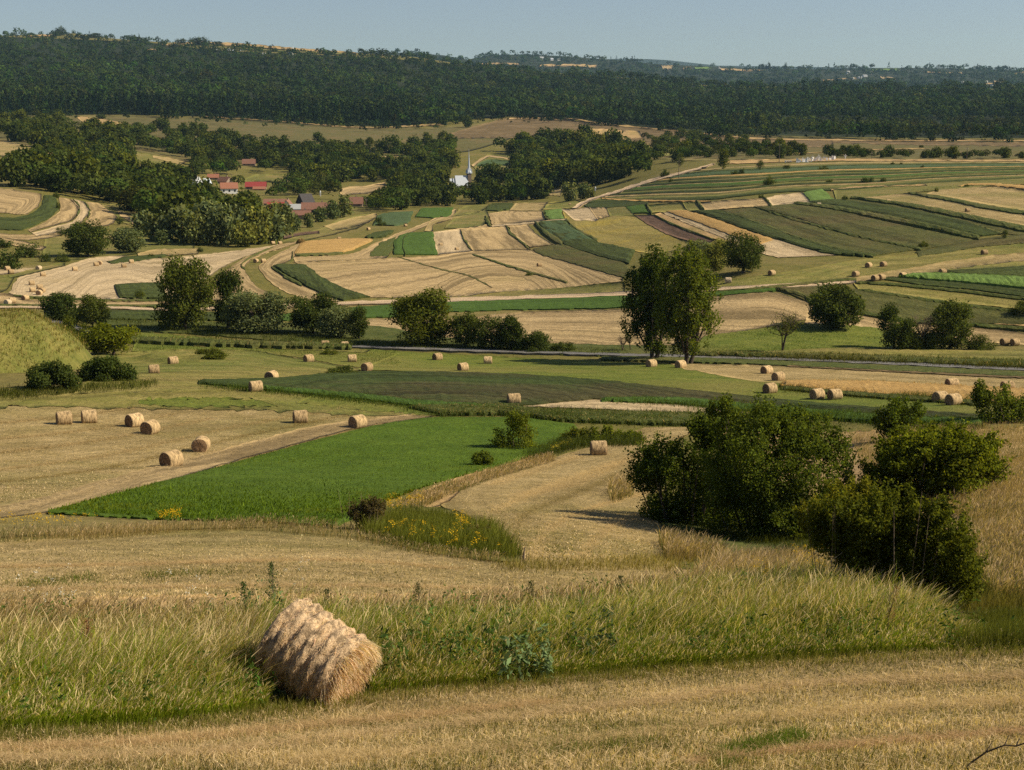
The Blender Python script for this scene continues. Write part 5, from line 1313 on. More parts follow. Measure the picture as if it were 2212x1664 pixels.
for q, (u, v, h, lab) in enumerate([(1466, 387, 40, 'wooden utility pole beside the dirt track'), (1683, 352, 40, 'tall utility pole left of the gravestones'), (2088, 346, 26, 'utility pole in front of the hedge at far right'), (1883, 343, 14, 'short pale utility pole right of the gravestones'), (791, 457, 28, 'thin utility pole at the right end of the village'), (501, 396, 18, 'thin utility pole in the left of the village')]):
    p = P(u, v); s = math.hypot(p[0], p[1]) / F
    t = thing('utility_pole', lab, 'pole', tuple(p), .3 * q, 'utility poles')
    m = MB(); m.tube([(0, 0, -.3), (0, 0, h * s)], [.17, .12], 8); m.obj('pole', M_WOOD, t)
    m = MB(); m.box((0, -.16, h * s - .9), (1.8, .12, .12)); m.obj('crossarm', M_WOOD, t)
    for x in (-.8, .8):
        m = MB(); m.tube([(x, -.16, h * s - .84), (x, -.16, h * s - .6)], [.06, .05], 6); m.obj('insulator', M_CONC, t)
for q, (u, v, h) in enumerate([(77, 283, 8), (78, 314, 8), (692, 424, 10), (1286, 413, 8), (820, 343, 5)]):
    p = P(u, v); s = math.hypot(p[0], p[1]) / F
    m = MB(); m.box((0, 0, h * s * .4), (2.4 * s, 2 * s, h * s * .8)); hw = h * s * .8
    t = thing('wayside_shrine', ['upper white wayside shrine in the trees at far left', 'lower white wayside shrine in the trees at far left', 'pale slim shrine at the edge of the village gardens', 'white shrine among the pale trees right of the church', 'small white shrine on the tan clearing left of the church'][q], 'shrine', tuple(p))
    m.obj('wall', M_WHITE, t)
    m = MB(); m.tube([(0, 0, hw), (0, 0, h * s * 1.25)], [2 * s, .02], 4); m.obj('roof', M_TIN, t)
# ------------------------------------------------------------------ hay bales
def straw_mat(name, base, stripe):
    m = bpy.data.materials.new(name)
    nt, N, L = nodes_of(m)
    out = N('OutputMaterial'); bs = N('BsdfPrincipled', i_Roughness=1.0); bs.inputs['Specular IOR Level'].default_value = .1
    L(bs.outputs[0], out.inputs[0])
    tc = N('TexCoord'); mp = N('Mapping'); mp.inputs['Scale'].default_value = (1.0, .25, .25) if stripe else (1, 1, 1)
    L(tc.outputs['Object'], mp.inputs['Vector'])
    nz = N('TexNoise', i_Scale=9.0 if stripe else 7.0, i_Detail=4.0, i_Roughness=.6); L(mp.outputs[0], nz.inputs['Vector'])
    fi = N('TexNoise', i_Scale=34.0, i_Detail=4.0, i_Roughness=.7); L(tc.outputs['Object'], fi.inputs['Vector'])
    oi = N('ObjectInfo')
    r = ramp(nt, [(.38, tuple(x * .5 for x in base)), (.5, base), (.62, tuple(min(1, x * 1.35) for x in base))]); L(nz.outputs[0], r.inputs[0])
    r2 = ramp(nt, [(.3, (.6, .57, .52)), (.55, (1, 1, 1)), (.75, (1.3, 1.3, 1.25))]); L(fi.outputs[0], r2.inputs[0])
    r3 = ramp(nt, [(0, (.72, .70, .66)), (1, (1.15, 1.15, 1.12))]); L(oi.outputs['Random'], r3.inputs[0])
    c = mixc(nt, 1.0, r.outputs[0], r2.outputs[0], 'MULTIPLY'); c = mixc(nt, 1.0, c, r3.outputs[0], 'MULTIPLY')
    L(c, bs.inputs['Base Color'])
    b = N('Bump', i_Strength=.8, i_Distance=.04); L(fi.outputs[0], b.inputs['Height']); L(b.outputs[0], bs.inputs['Normal'])
    return m
M_BALE = straw_mat('baled_hay', (.45, .335, .19), True)
M_BALE_END = straw_mat('baled_hay_end', (.27, .175, .10), False)
M_BALE_PALE = straw_mat('pale_baled_hay', (.55, .45, .31), True)

def bale_meshes(seed, L_=1.22, rad=.64, nx=16, na=44, ridges=6):
    """axis along x, resting on z = 0: (barrel, end face)"""
    rng = np.random.default_rng(seed)
    xs = np.linspace(-L_ / 2, L_ / 2, nx); a = np.linspace(0, 2 * math.pi, na, endpoint=False)
    prof = rad + .014 * np.sin((xs / L_ + .5) * ridges * 2 * math.pi)
    prof[[0, -1]] -= .05
    rr = prof[:, None] * (1 + .015 * np.sin(a * 3 + seed)[None] + rng.normal(0, .009, (nx, na)))
    y = rr * np.cos(a)[None]; z = rr * np.sin(a)[None]
    z = np.where(z < -rad * .93, -rad * .93, z) + rad * .92
    V = np.stack([np.repeat(xs[:, None], na, 1), y, z], -1).reshape(-1, 3)
    i, j = np.meshgrid(np.arange(nx - 1), np.arange(na), indexing='ij'); j2 = (j + 1) % na
    Q = np.stack([i * na + j, i * na + j2, (i + 1) * na + j2, (i + 1) * na + j], -1).reshape(-1, 4)
    barrel = mesh_np('bale_barrel', V, Q, mat=M_BALE, smooth=True)
    ends = []
    for e in (0, nx - 1):
        sg = -1 if e == 0 else 1
        rims = [V[e * na + np.arange(na)]]
        cen = np.array([xs[e] + sg * .02, 0, rad * .92])
        for f, bulge in ((.8, .03), (.5, .035), (.2, .03)):
            q = cen + (rims[0] - cen) * f; q[:, 0] = xs[e] + sg * bulge + rng.normal(0, .006, na); rims.append(q)
        EV = np.concatenate(rims + [cen[None]])
        EQ = [(k * na + j, k * na + (j + 1) % na, (k + 1) * na + (j + 1) % na, (k + 1) * na + j) for k in range(3) for j in range(na)]
        ET = [(3 * na + j, 3 * na + (j + 1) % na, 4 * na) for j in range(na)]
        ends.append(mesh_np('bale_end', EV, EQ, ET, mat=M_BALE_END, smooth=True))
    return barrel, ends
BM = [bale_meshes(s) for s in (1, 2, 3, 4)]
_nb = [0]
def bale(u, v, deg, label, group, small=.93, pale=False, drop=.06, roll=0.0):
    """a round bale with its foot at (u, v); deg turns its axis: 0 lies across the view, 90 points at the viewer"""
    p = P(u, v); k = _nb[0] % 4; _nb[0] += 1
    t = thing('hay_bale', label, 'hay bale', (p[0], p[1], p[2] - drop), math.radians(deg) - math.atan2(p[0], p[1]), group)
    t.scale = (small, small, small); t.rotation_euler[1] = roll
    b = link('barrel', BM[k][0], t)
    if pale:
        b.material_slots[0].link = 'OBJECT'; b.material_slots[0].material = M_BALE_PALE
    for e in BM[k][1]:
        x = link('end_face', e, t)
        if pale:
            x.material_slots[0].link = 'OBJECT'; x.material_slots[0].material = M_BALE_PALE
    return t
G1 = 'bales on the near mown field'
for a in [(139, 917, 8, 'leftmost bale of the near mown field, striped barrel towards us'), (193, 914, 6, 'second bale from the left in the near mown field'), (291, 922, 35, 'left bale of the touching-looking pair in the near field'), (325, 938, 55, 'right and lower bale of the close pair in the near field'),
          (435, 976, 78, 'bale with its round brown end facing us in the near field'), (371, 1009, 42, 'nearest and lowest bale of the near mown field'), (649, 914, 8, 'striped bale midway between the close pair and the clover corner'), (773, 925, 40, 'bale by the pale path at the corner of the clover field')]:
    bale(*a, G1)
G2 = 'bales between the near field and the road'
for a in [(553, 847, 15, 'bale at the left tip of the dark potato field'), (587, 823, 60, 'half-sunken pale bale on the upper edge of the dark potato field'), (667, 783, 30, 'bale on the meadow above the tip of the potato field'), (761, 783, 5, 'upright-looking bale right of the tiny low bush'), (793, 802, 50, 'bale beside the low spreading bush'),
          (333, 808, 5, 'lower of two bales near the dense round bush'), (374, 788, 20, 'upper of two bales near the dense round bush'), (703, 751, -5, 'left of two small bales lying close to the road'), (745, 753, -3, 'right of two small bales lying close to the road'), (945, 779, 35, 'bale below the wide domed tree, near the road'),
          (1000, 802, 30, 'bale on the green meadow under the small roadside clump'), (1054, 787, 0, 'small bale in the tree shade just under the road'), (1110, 875, 10, 'pale bale at the left end of the narrow tan field'), (1407, 794, 40, 'bale at the foot of the left poplar'), (1470, 796, 42, 'bale at the foot of the right poplar'),
          (1656, 809, 45, 'upper bale of the three left of the orange wheat'), (1681, 824, 42, 'middle bale of the three left of the orange wheat'), (1663, 850, 40, 'lowest bale of the three left of the orange wheat'), (1765, 863, 38, 'left bale of the pair under the orange wheat'), (1803, 864, 32, 'right bale of the pair under the orange wheat'),
          (2056, 839, 30, 'bale standing at the upper edge of the orange wheat'), (2031, 870, 42, 'left bale of the pair at the right end of the orange wheat'), (2059, 876, 45, 'right bale of the pair at the right end of the orange wheat'), (2176, 846, 30, 'bale half hidden behind the orange wheat at far right'), (1293, 984, 6, 'lone striped bale in the mown hollow left of the shrub bank')]:
    bale(*a, G2)
G3 = 'bales on the fields beyond the road'
for a in [(2170, 746, 40, 'left of two bales by the right edge beyond the road'), (2192, 747, 42, 'right of two bales by the right edge beyond the road'), (1667, 596, 45, 'bale alone in the hay field right of the flat-crowned tree'), (1573, 612, 5, 'pale small bale low in the hay field right of the poplars'), (1848, 598, 50, 'leftmost bale of the loose group on the hay field'),
          (1876, 579, 60, 'upper left bale of the loose group on the hay field'), (1908, 577, 55, 'upper right bale of the loose group on the hay field'), (1890, 607, 50, 'left bale of the touching pair on the hay field'), (1904, 605, 48, 'right bale of the touching pair on the hay field'), (1950, 601, 45, 'bale at the tip of the bright green strip'),
          (2036, 593, 40, 'bale right above the bright green strip'), (2126, 551, 35, 'highest bale of the hay field, far right'), (1919, 439, 20, 'bale at the upper end of the long brown hill field'), (2090, 459, 30, 'bale in the middle of the long brown hill field'), (1769, 446, 5, 'pale bale lying on the hedge bank under the lime patch'),
          (1165, 577, 20, 'single dark bale on the lower centre stubble'), (987, 542, 25, 'bale on the striped stubble right of the bright green plot'), (952, 532, 15, 'bale right beside the bright green plot'), (553, 568, 60, 'left of two bales between the curved stubble strips'), (569, 568, 20, 'right of two bales between the curved stubble strips'),
          (268, 579, 10, 'bale in the pale stubble fan below the dark green patch'), (284, 570, 12, 'bale right under the dark green patch in the stubble fan'), (208, 576, 15, 'front bale of two at the top left of the stubble fan'), (216, 573, 80, 'back bale of two at the top left of the stubble fan'), (162, 586, 12, 'bale alone on the upper edge of the stubble fan'),
          (93, 598, 10, 'bale at the upper left corner of the stubble fan'), (16, 585, 25, 'bale on the strip by the large scrub bush at far left'), (84, 584, 50, 'pale bale at the end of the strip by the large scrub bush'), (24, 592, 20, 'bale under the strip by the large scrub bush'), (69, 617, 10, 'upper bale of the cluster in the stubble fan'),
          (71, 632, 12, 'left bale of the cluster in the stubble fan'), (86, 625, 10, 'top right bale of the cluster in the stubble fan'), (91, 633, 60, 'rear right bale of the cluster in the stubble fan'), (85, 638, 70, 'lowest bale of the cluster in the stubble fan'), (55, 649, 40, 'bale with a dark end and lit barrel below the cluster'),
          (17, 659, 50, 'pale bale lowest at the left edge above the grassy knoll'), (27, 655, 15, 'dark bale just behind the pale one above the knoll'), (590, 529, 15, 'left of the small bales at the top of the stubble by the willows'), (605, 529, 20, 'right of the small bales at the top of the stubble by the willows'), (733, 519, 10, 'tiny bale on the orange plot below the village'),
          (796, 498, 40, 'tiny bale near the bluish green plot'), (876, 490, 30, 'tiny bale on the curved path left of the green plot'), (1231, 444, 10, 'tiny bale at the top of the strips below the church wood')]:
    pale = a[3].startswith('pale')
    bale(*a, G3, pale=pale, drop=.03)
bale(2089, 727, 25, 'pale bale tilted on the slope behind the taller thicket tree', G3, pale=True, roll=-.35)
# a heap of hay by the willows
def hay_heap():
    p = P(650, 527); rng = np.random.default_rng(9); n = 900
    d = rng.normal(0, 1, (n, 3)); d[:, 2] = abs(d[:, 2]); d /= np.linalg.norm(d, axis=1)[:, None]
    V, Q = leaves(d * np.array([1.5, 1.2, 1.7]) * rng.uniform(.8, 1, (n, 1)), d, .5, rng, aspect=.5)
    o = link('hay_heap', mesh_np('hay_heap', V, Q, col=np.repeat(rng.uniform(.7, 1.2, (n, 1)) * np.array([.30, .22, .10]), 4, 0), mat=M_GRASS))
    o.location = tuple(p); tag(o, 'rounded heap of loose hay at the edge of the willows', 'hay heap')
hay_heap()

# the big bale in the foreground
def big_bale():
    rng = np.random.default_rng(4)
    L_, rad = 1.34, .70
    ax = Vector((.80, -.34, -.42)).normalized()
    cen = at_range(676, 1418, 16.9)
    t = thing('large_hay_bale', 'big striped straw-coloured bale tipped against the grass bank in the foreground', 'hay bale', tuple(cen))
    t.scale = (.78, .78, .78)
    up = (Vector((0, 0, 1)) - ax * ax.z).normalized(); side = ax.cross(up)
    M = Matrix((ax, side, up)).transposed().to_4x4()
    nx, na = 90, 120
    xs = np.linspace(-L_ / 2, L_ / 2, nx); a = np.linspace(0, 2 * math.pi, na, endpoint=False)
    ph = (xs / L_ + .5) * 6.0
    ridge = np.abs(np.sin(ph * math.pi)) ** .6
    X, A = np.meshgrid(xs, a, indexing='ij')
    wob = .10 * np.sin(A * 2 + 1) + .05 * np.sin(A * 5)
    ridge = .6 + .6 * np.sin((X / L_ + .5 + wob * .05) * 12.0 * math.pi)
    nz = sum(np.sin(X * f1 + A * f2 + p_) for f1, f2, p_ in ((13, 3, .3), (22, -5, 1.4), (7, 7, 2.2), (41, 9, .5))) * .008
    rr = rad * (1 + .02 * np.sin(A * 2 + .5)) + .05 * (ridge - .6) + nz + rng.normal(0, .008, X.shape)
    edge = np.clip((L_ / 2 - np.abs(X)) / .09, 0, 1); rr -= .10 * (1 - np.sqrt(1 - (1 - edge) ** 2))
    V = np.stack([X, rr * np.cos(A), rr * np.sin(A)], -1).reshape(-1, 3)
    i, j = np.meshgrid(np.arange(nx - 1), np.arange(na), indexing='ij'); j2 = (j + 1) % na
    Q = np.stack([i * na + j, i * na + j2, (i + 1) * na + j2, (i + 1) * na + j], -1).reshape(-1, 4)
    b = link('barrel', mesh_np('bale_barrel', V, Q, mat=M_BALE_BIG, smooth=True), t); b.matrix_local = M
    for sg, e in ((-1, 0), (1, nx - 1)):
        rim = V[e * na + np.arange(na)]; rings = [rim]; c0 = np.array([xs[e], 0, 0])
        for f in (.85, .65, .45, .25, .08):
            q = c0 + (rim - c0) * f; q[:, 0] = xs[e] + sg * .03 * (1 - f * f) + rng.normal(0, .012, na); rings.append(q)
        EV = np.concatenate(rings + [c0[None]])
        EQ = [(k * na + q, k * na + (q + 1) % na, (k + 1) * na + (q + 1) % na, (k + 1) * na + q) for k in range(5) for q in range(na)]
        ET = [(5 * na + q, 5 * na + (q + 1) % na, 6 * na) for q in range(na)]
        o = link('end_face', mesh_np('bale_end', EV, EQ, ET, mat=M_BALE_BIG, smooth=True), t); o.matrix_local = M
    # loose stalks lying round the barrel and fraying over the lower rim
    n = 3800
    xa = rng.uniform(-L_ / 2, L_ / 2, n); aa = rng.uniform(0, 2 * math.pi, n)
    ridge = .6 + .6 * np.sin((xa / L_ + .5 + (.10 * np.sin(aa * 2 + 1) + .05 * np.sin(aa * 5)) * .05) * 12.0 * math.pi)
    r0 = rad * (1 + .02 * np.sin(aa * 2 + .5)) + .05 * (ridge - .6) - .004
    r0 -= .09 * (1 - np.sqrt(np.clip(1 - (1 - np.clip((L_ / 2 - np.abs(xa)) / .09, 0, 1)) ** 2, 0, 1)))
    base = np.stack([xa, r0 * np.cos(aa), r0 * np.sin(aa)], -1)
    rad_d = np.stack([0 * aa, np.cos(aa), np.sin(aa)], -1); tan_d = np.stack([0 * aa, -np.sin(aa), np.cos(aa)], -1)
    sgn = np.where(rng.random(n) < .5, -1, 1)[:, None]
    d = tan_d * sgn * rng.uniform(.5, 1, (n, 1)) + np.array([1, 0, 0]) * rng.normal(0, .28, (n, 1)) + rad_d * np.abs(rng.normal(.02, .06, (n, 1)))
    d /= np.linalg.norm(d, axis=1)[:, None]
    ln = rng.uniform(.05, .15, n)
    # fringe
    m = 3200
    a2 = rng.uniform(-.6, math.pi * 1.05, m); a2 = np.where(rng.random(m) < .7, rng.uniform(.1, 2.6, m), a2)
    b2 = np.stack([np.full(m, L_ / 2 - .05) + rng.uniform(-.1, .02, m), (rad - .06) * np.cos(a2), (rad - .06) * np.sin(a2)], -1)
    g_loc = np.array(M.to_3x3().transposed() @ Vector((0, 0, -1)))
    d2 = np.array([1, 0, 0]) * rng.uniform(.5, 1.1, (m, 1)) + np.stack([0 * a2, np.cos(a2), np.sin(a2)], -1) * rng.uniform(-.1, .45, (m, 1)) + g_loc * rng.uniform(.1, .8, (m, 1)) + rng.normal(0, .2, (m, 3))
    d2 /= np.linalg.norm(d2, axis=1)[:, None]; l2 = rng.uniform(.08, .30, m)
    # stalks over the open end
    q = 4200
    rq = rad * .95 * np.sqrt(rng.uniform(0, 1, q)); aq = rng.uniform(0, 2 * math.pi, q)
    b3 = np.stack([np.full(q, L_ / 2 + .02), rq * np.cos(aq), rq * np.sin(aq)], -1)
    d3 = g_loc * rng.uniform(.3, 1, (q, 1)) + rng.normal(0, .45, (q, 3)) + np.array([.22, 0, 0]); d3 /= np.linalg.norm(d3, axis=1)[:, None]; l3 = rng.uniform(.06, .2, q)
    def stalks(b, d, ln, w, name, tint):
        k = len(b); s = np.cross(d, rng.normal(0, 1, (k, 3))); s /= np.linalg.norm(s, axis=1)[:, None]
        mid_ = b + d * ln[:, None] * .5 + rng.normal(0, .008, (k, 3)); tip = b + d * ln[:, None] + g_loc * (ln * .25)[:, None]
        V = np.stack([b - s * w, b + s * w, mid_ + s * w, mid_ - s * w, tip + s * w * .5, tip - s * w * .5], 1).reshape(-1, 3)
        o_ = np.arange(k)[:, None] * 6
        Q = np.concatenate([o_ + [0, 1, 2, 3], o_ + [3, 2, 4, 5]])
        col = rng.uniform(.55, 1.25, (k, 1)) * np.array(tint) * (1 + rng.normal(0, .05, (k, 3)))
        o = link(name, mesh_np(name, V, Q, col=np.repeat(np.clip(col, 0, .95), 6, 0), mat=M_GRASS), t); o.matrix_local = M
    stalks(base, d, ln, .0035, 'loose_straw', (.66, .50, .33))
    stalks(b2, d2, l2, .003, 'straw_fringe', (.70, .55, .37))
    stalks(b3, d3, l3, .0035, 'end_straw', (.58, .41, .25))
M_BALE_BIG = straw_mat('large_bale_hay', (.60, .46, .31), False)
big_bale()

# ------------------------------------------------------------------ grasses (one object per sward)
def blades(Pn, h, w, lean, c0, c1, rng, head=None, jit=.22, bend=.35, segs=3):
    """a sward: blade foot points, heights, widths, lean vectors, colour at the foot and at the tip; head: (share, colour, width factor)"""
    n = len(Pn)
    h = np.asarray(h)
    az = rng.uniform(0, 2 * math.pi, n)
    s = np.stack([np.cos(az), np.sin(az), 0 * az], -1)
    ln = lean + rng.normal(0, jit, (n, 3)) * [1, 1, 0]
    ts = [0, .35, .68, .85, 1.0] if segs == 4 else [0, .5, 1.0]
    wf = np.array([1, .85, .65, .6, .15]) if segs == 4 else np.array([1, .8, .15])
    isH = np.zeros(n, bool)
    if head:
        isH = rng.random(n) < head[0]
    W_ = np.repeat(wf[None], n, 0)
    if segs == 4 and head:
        W_[isH] = np.array([.55, .45, .5, head[2], head[2] * .35])
    V = []; C = []
    for k, t in enumerate(ts):
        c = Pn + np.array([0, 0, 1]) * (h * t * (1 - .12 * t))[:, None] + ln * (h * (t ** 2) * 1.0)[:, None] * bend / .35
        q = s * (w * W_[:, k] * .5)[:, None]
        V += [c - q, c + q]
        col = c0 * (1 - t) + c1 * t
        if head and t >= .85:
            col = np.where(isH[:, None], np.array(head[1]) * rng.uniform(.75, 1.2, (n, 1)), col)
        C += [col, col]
    V = np.stack(V, 1).reshape(-1, 3); C = np.stack(C, 1).reshape(-1, 3)
    m = len(ts) * 2
    o = np.arange(n)[:, None] * m
    Q = np.concatenate([o + [2 * k, 2 * k + 1, 2 * k + 3, 2 * k + 2] for k in range(len(ts) - 1)])
    return V, Q, np.clip(C, 0, .9)

def sward(name, label, cat, parts):
    V = []; Q = []; C = []; n = 0
    for v, q, c in parts:
        V.append(v); Q.append(q + n); C.append(c); n += len(v)
    o = link(name, mesh_np(name, np.concatenate(V), np.concatenate(Q), col=np.concatenate(C), mat=M_GRASS))
    return tag(o, label, cat, kind='stuff')

def tones(n, rng, a, b, var=.2):
    t = rng.uniform(0, 1, (n, 1))
    return (np.array(a) * (1 - t) + np.array(b) * t) * (1 + rng.normal(0, var, (n, 1)))

def scatter(poly, n, rng, clump=0, spread=6):
    if clump:
        u, v = sample_poly(poly, max(1, n // clump), rng)
        u = np.repeat(u, clump); v = np.repeat(v, clump)
        u = u + rng.normal(0, spread, len(u)); v = v + rng.normal(0, spread * .35, len(v))
        return u, v
    return sample_poly(poly, n, rng)
rng = np.random.default_rng(31)
GREEN = ((.084, .130, .009), (.165, .198, .018)); STRAW = ((.36, .265, .135), (.50, .38, .21))
# soft patchiness that the swards share: a few waves over the picture plane of the ground
def patch(X, f=1.0, s=0.0):
    x, y = X[:, 0] * f, X[:, 1] * f
    return (np.sin(x * 1.3 + s) + np.sin(y * 1.7 + 1.1 + s) + np.sin(x * .7 + y * 1.1 + 2 + s) + np.sin(x * 2.9 - y * 2.1 + s * 2) * .6) / 3.6
WIND = np.array([.20, -.06, -.05])
bank = [(-420, 1605), (300, 1572), (500, 1545), (560, 1535), (700, 1515), (820, 1500), (1100, 1475), (1300, 1455), (1700, 1428), (2000, 1408), (2600, 1398), (2600, 1385), (2150, 1385), (2050, 1372), (1900, 1322), (1760, 1285), (1600, 1292), (1350, 1345), (1000, 1388), (500, 1405), (-420, 1412)]
n = 235000
u, v = scatter(bank, n, rng)
# keep the place of the big bale free
free = ~(((u > 575) & (u < 800) & (v > 1430 + (u - 575) * .25)))
u, v = u[free], v[free]; X = P(u, v); n = len(u)
pt = patch(X, .9)
h = np.clip(.64 + .18 * pt + .10 * patch(X, 3.1, 5) + rng.normal(0, .14, n) + np.where(rng.random(n) < .05, .28, 0), .15, 1.2)
lowedge = np.interp(u, [-420, 300, 560, 820, 1300, 1700, 2050, 2600], [1605, 1572, 1535, 1500, 1455, 1428, 1405, 1396]) - v
h *= np.clip(.35 + lowedge / 60, .3, 1)
h = np.where((u > 1950), h * np.clip(1 - (u - 1950) / 280, .35, 1), h)
gtone = tones(n, rng, *GREEN, var=.25) * (1 + .25 * pt[:, None]) * (1 + .25 * patch(X, 2.3, 4)[:, None])
dry = np.clip(.16 + .28 * patch(X, .6, 2.0) + np.where(u < 560, .18 + np.clip((1500 - v) / 130, -.2, .5), np.clip((1400 - v) / 160, -.1, .2)), 0, 1)
dry = dry > rng.random(n) * 1.15
tipc = np.where(dry[:, None], tones(n, rng, (.30, .22, .085), (.42, .31, .14)), gtone * 1.7)
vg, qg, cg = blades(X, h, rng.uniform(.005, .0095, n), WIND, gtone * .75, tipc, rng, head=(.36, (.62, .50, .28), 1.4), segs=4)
# broad leaved weeds in the bank
def weeds(poly, n, hgt, rng, tone, leaf=.09, nl=26):
    u, v = scatter(poly, n, rng); X = P(u, v); hh = hgt * rng.uniform(.6, 1.25, n)
    t = rng.uniform(.08, 1, (n, nl)); a = rng.uniform(0, 6.283, (n, nl))
    r = (.05 + .18 * (1 - t)) * hh[:, None]
    C = X[:, None] + np.stack([np.cos(a) * r, np.sin(a) * r, t * hh[:, None]], -1)
    N_ = np.stack([np.cos(a) * .5, np.sin(a) * .5, .7 + 0 * a], -1)
    V, Q = leaves(C.reshape(-1, 3), N_.reshape(-1, 3), np.repeat(leaf * (.7 + .5 * rng.random(n)), nl), rng, aspect=.38, spread=.5)
    col = np.array(tone) * rng.uniform(.65, 1.35, (n, nl, 1)) * np.ones((1, 1, 3))
    return V, Q, np.repeat(col.reshape(-1, 3), 4, 0)
wd = [weeds([(1080, 1480), (1190, 1475), (1200, 1400), (1090, 1400)], 60, .6, rng, (.13, .19, .085), leaf=.12), weeds([(830, 1480), (1100, 1470), (1100, 1380), (830, 1390)], 110, .7, rng, (.07, .12, .03)),
      weeds([(1230, 1450), (1330, 1450), (1330, 1390), (1230, 1390)], 45, .65, rng, (.06, .09, .04)), weeds(bank, 700, .6, rng, (.06, .105, .02), leaf=.07), weeds([(-420, 1425), (500, 1418), (1000, 1400), (1350, 1358), (1600, 1305), (1600, 1292), (1350, 1345), (1000, 1388), (500, 1405), (-420, 1412)], 160, .8, rng, (.075, .115, .028), leaf=.07), weeds([(430, 1420), (640, 1400), (640, 1385), (430, 1395)], 30, .75, rng, (.07, .115, .03), leaf=.08),
      weeds([(480, 1540), (600, 1530), (600, 1500), (480, 1500)], 30, .35, rng, (.06, .12, .02), leaf=.08), weeds([(540, 1400), (620, 1400), (620, 1392), (540, 1392)], 14, .95, rng, (.10, .14, .06), leaf=.09)]
sward('tall_grass', 'tall green and straw-tipped grass covering the bank behind the big bale', 'grass', [(vg, qg, cg)] + wd)
# pale dry fringe along the top of the bank and round the fields
DRY = [([(-420, 1412), (500, 1405), (1000, 1388), (1350, 1345), (1600, 1290), (1750, 1268), (1840, 1290), (1700, 1262), (1500, 1285), (1200, 1330), (900, 1350), (400, 1365), (-420, 1372)], 42000, .62, .012),
       ([(-420, 1168), (200, 1152), (420, 1136), (560, 1126), (720, 1134), (790, 1150), (900, 1188), (1080, 1212), (1080, 1220), (900, 1200), (760, 1170), (560, 1150), (420, 1152), (200, 1170), (-420, 1188)], 12000, .34, .014),
       ([(840, 1100), (960, 1050), (1080, 1012), (1190, 985), (1200, 1000), (1080, 1034), (1000, 1062), (900, 1106)], 7000, .45, .028),
       ([(1830, 940), (1950, 926), (2100, 928), (2600, 912), (2600, 1305), (2140, 1300), (2100, 1200), (2080, 1120), (1960, 1100), (1880, 1060)], 125000, .55, .015),
       ([(1500, 1180), (1420, 1170), (1440, 1215), (1560, 1220), (1560, 1195)], 5000, .7, .02),
       ([(1310, 1060), (1360, 1045), (1370, 1075), (1320, 1090)], 1500, .8, .03),
       ([(1560, 1230), (1700, 1215), (1800, 1240), (1830, 1285), (1750, 1270), (1600, 1290), (1480, 1300)], 16000, .75, .012)]
pp = []
for poly, n, hm, w in DRY:
    u, v = scatter(poly, n, rng); X = P(u, v); n = len(u); pt = patch(X, .35)
    if True:
        kp = patch(X, .45, 1) + .5 * patch(X, 1.7, 3) > rng.uniform(-1.1, .25, n)
        u, v, X, pt = u[kp], v[kp], X[kp], pt[kp]; n = len(u)
    gr = (rng.random(n) < np.clip(.26 - .4 * pt, .03, .75))[:, None]
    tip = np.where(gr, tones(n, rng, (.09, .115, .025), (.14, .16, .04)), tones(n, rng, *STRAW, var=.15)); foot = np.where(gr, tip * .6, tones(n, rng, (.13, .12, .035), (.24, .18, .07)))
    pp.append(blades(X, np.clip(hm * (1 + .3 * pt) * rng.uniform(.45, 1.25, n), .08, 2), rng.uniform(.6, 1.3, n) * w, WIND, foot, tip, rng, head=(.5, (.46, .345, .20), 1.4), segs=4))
sward('dry_grass', 'straw-coloured dry grass fringing the fields and the slope at right', 'grass', pp)
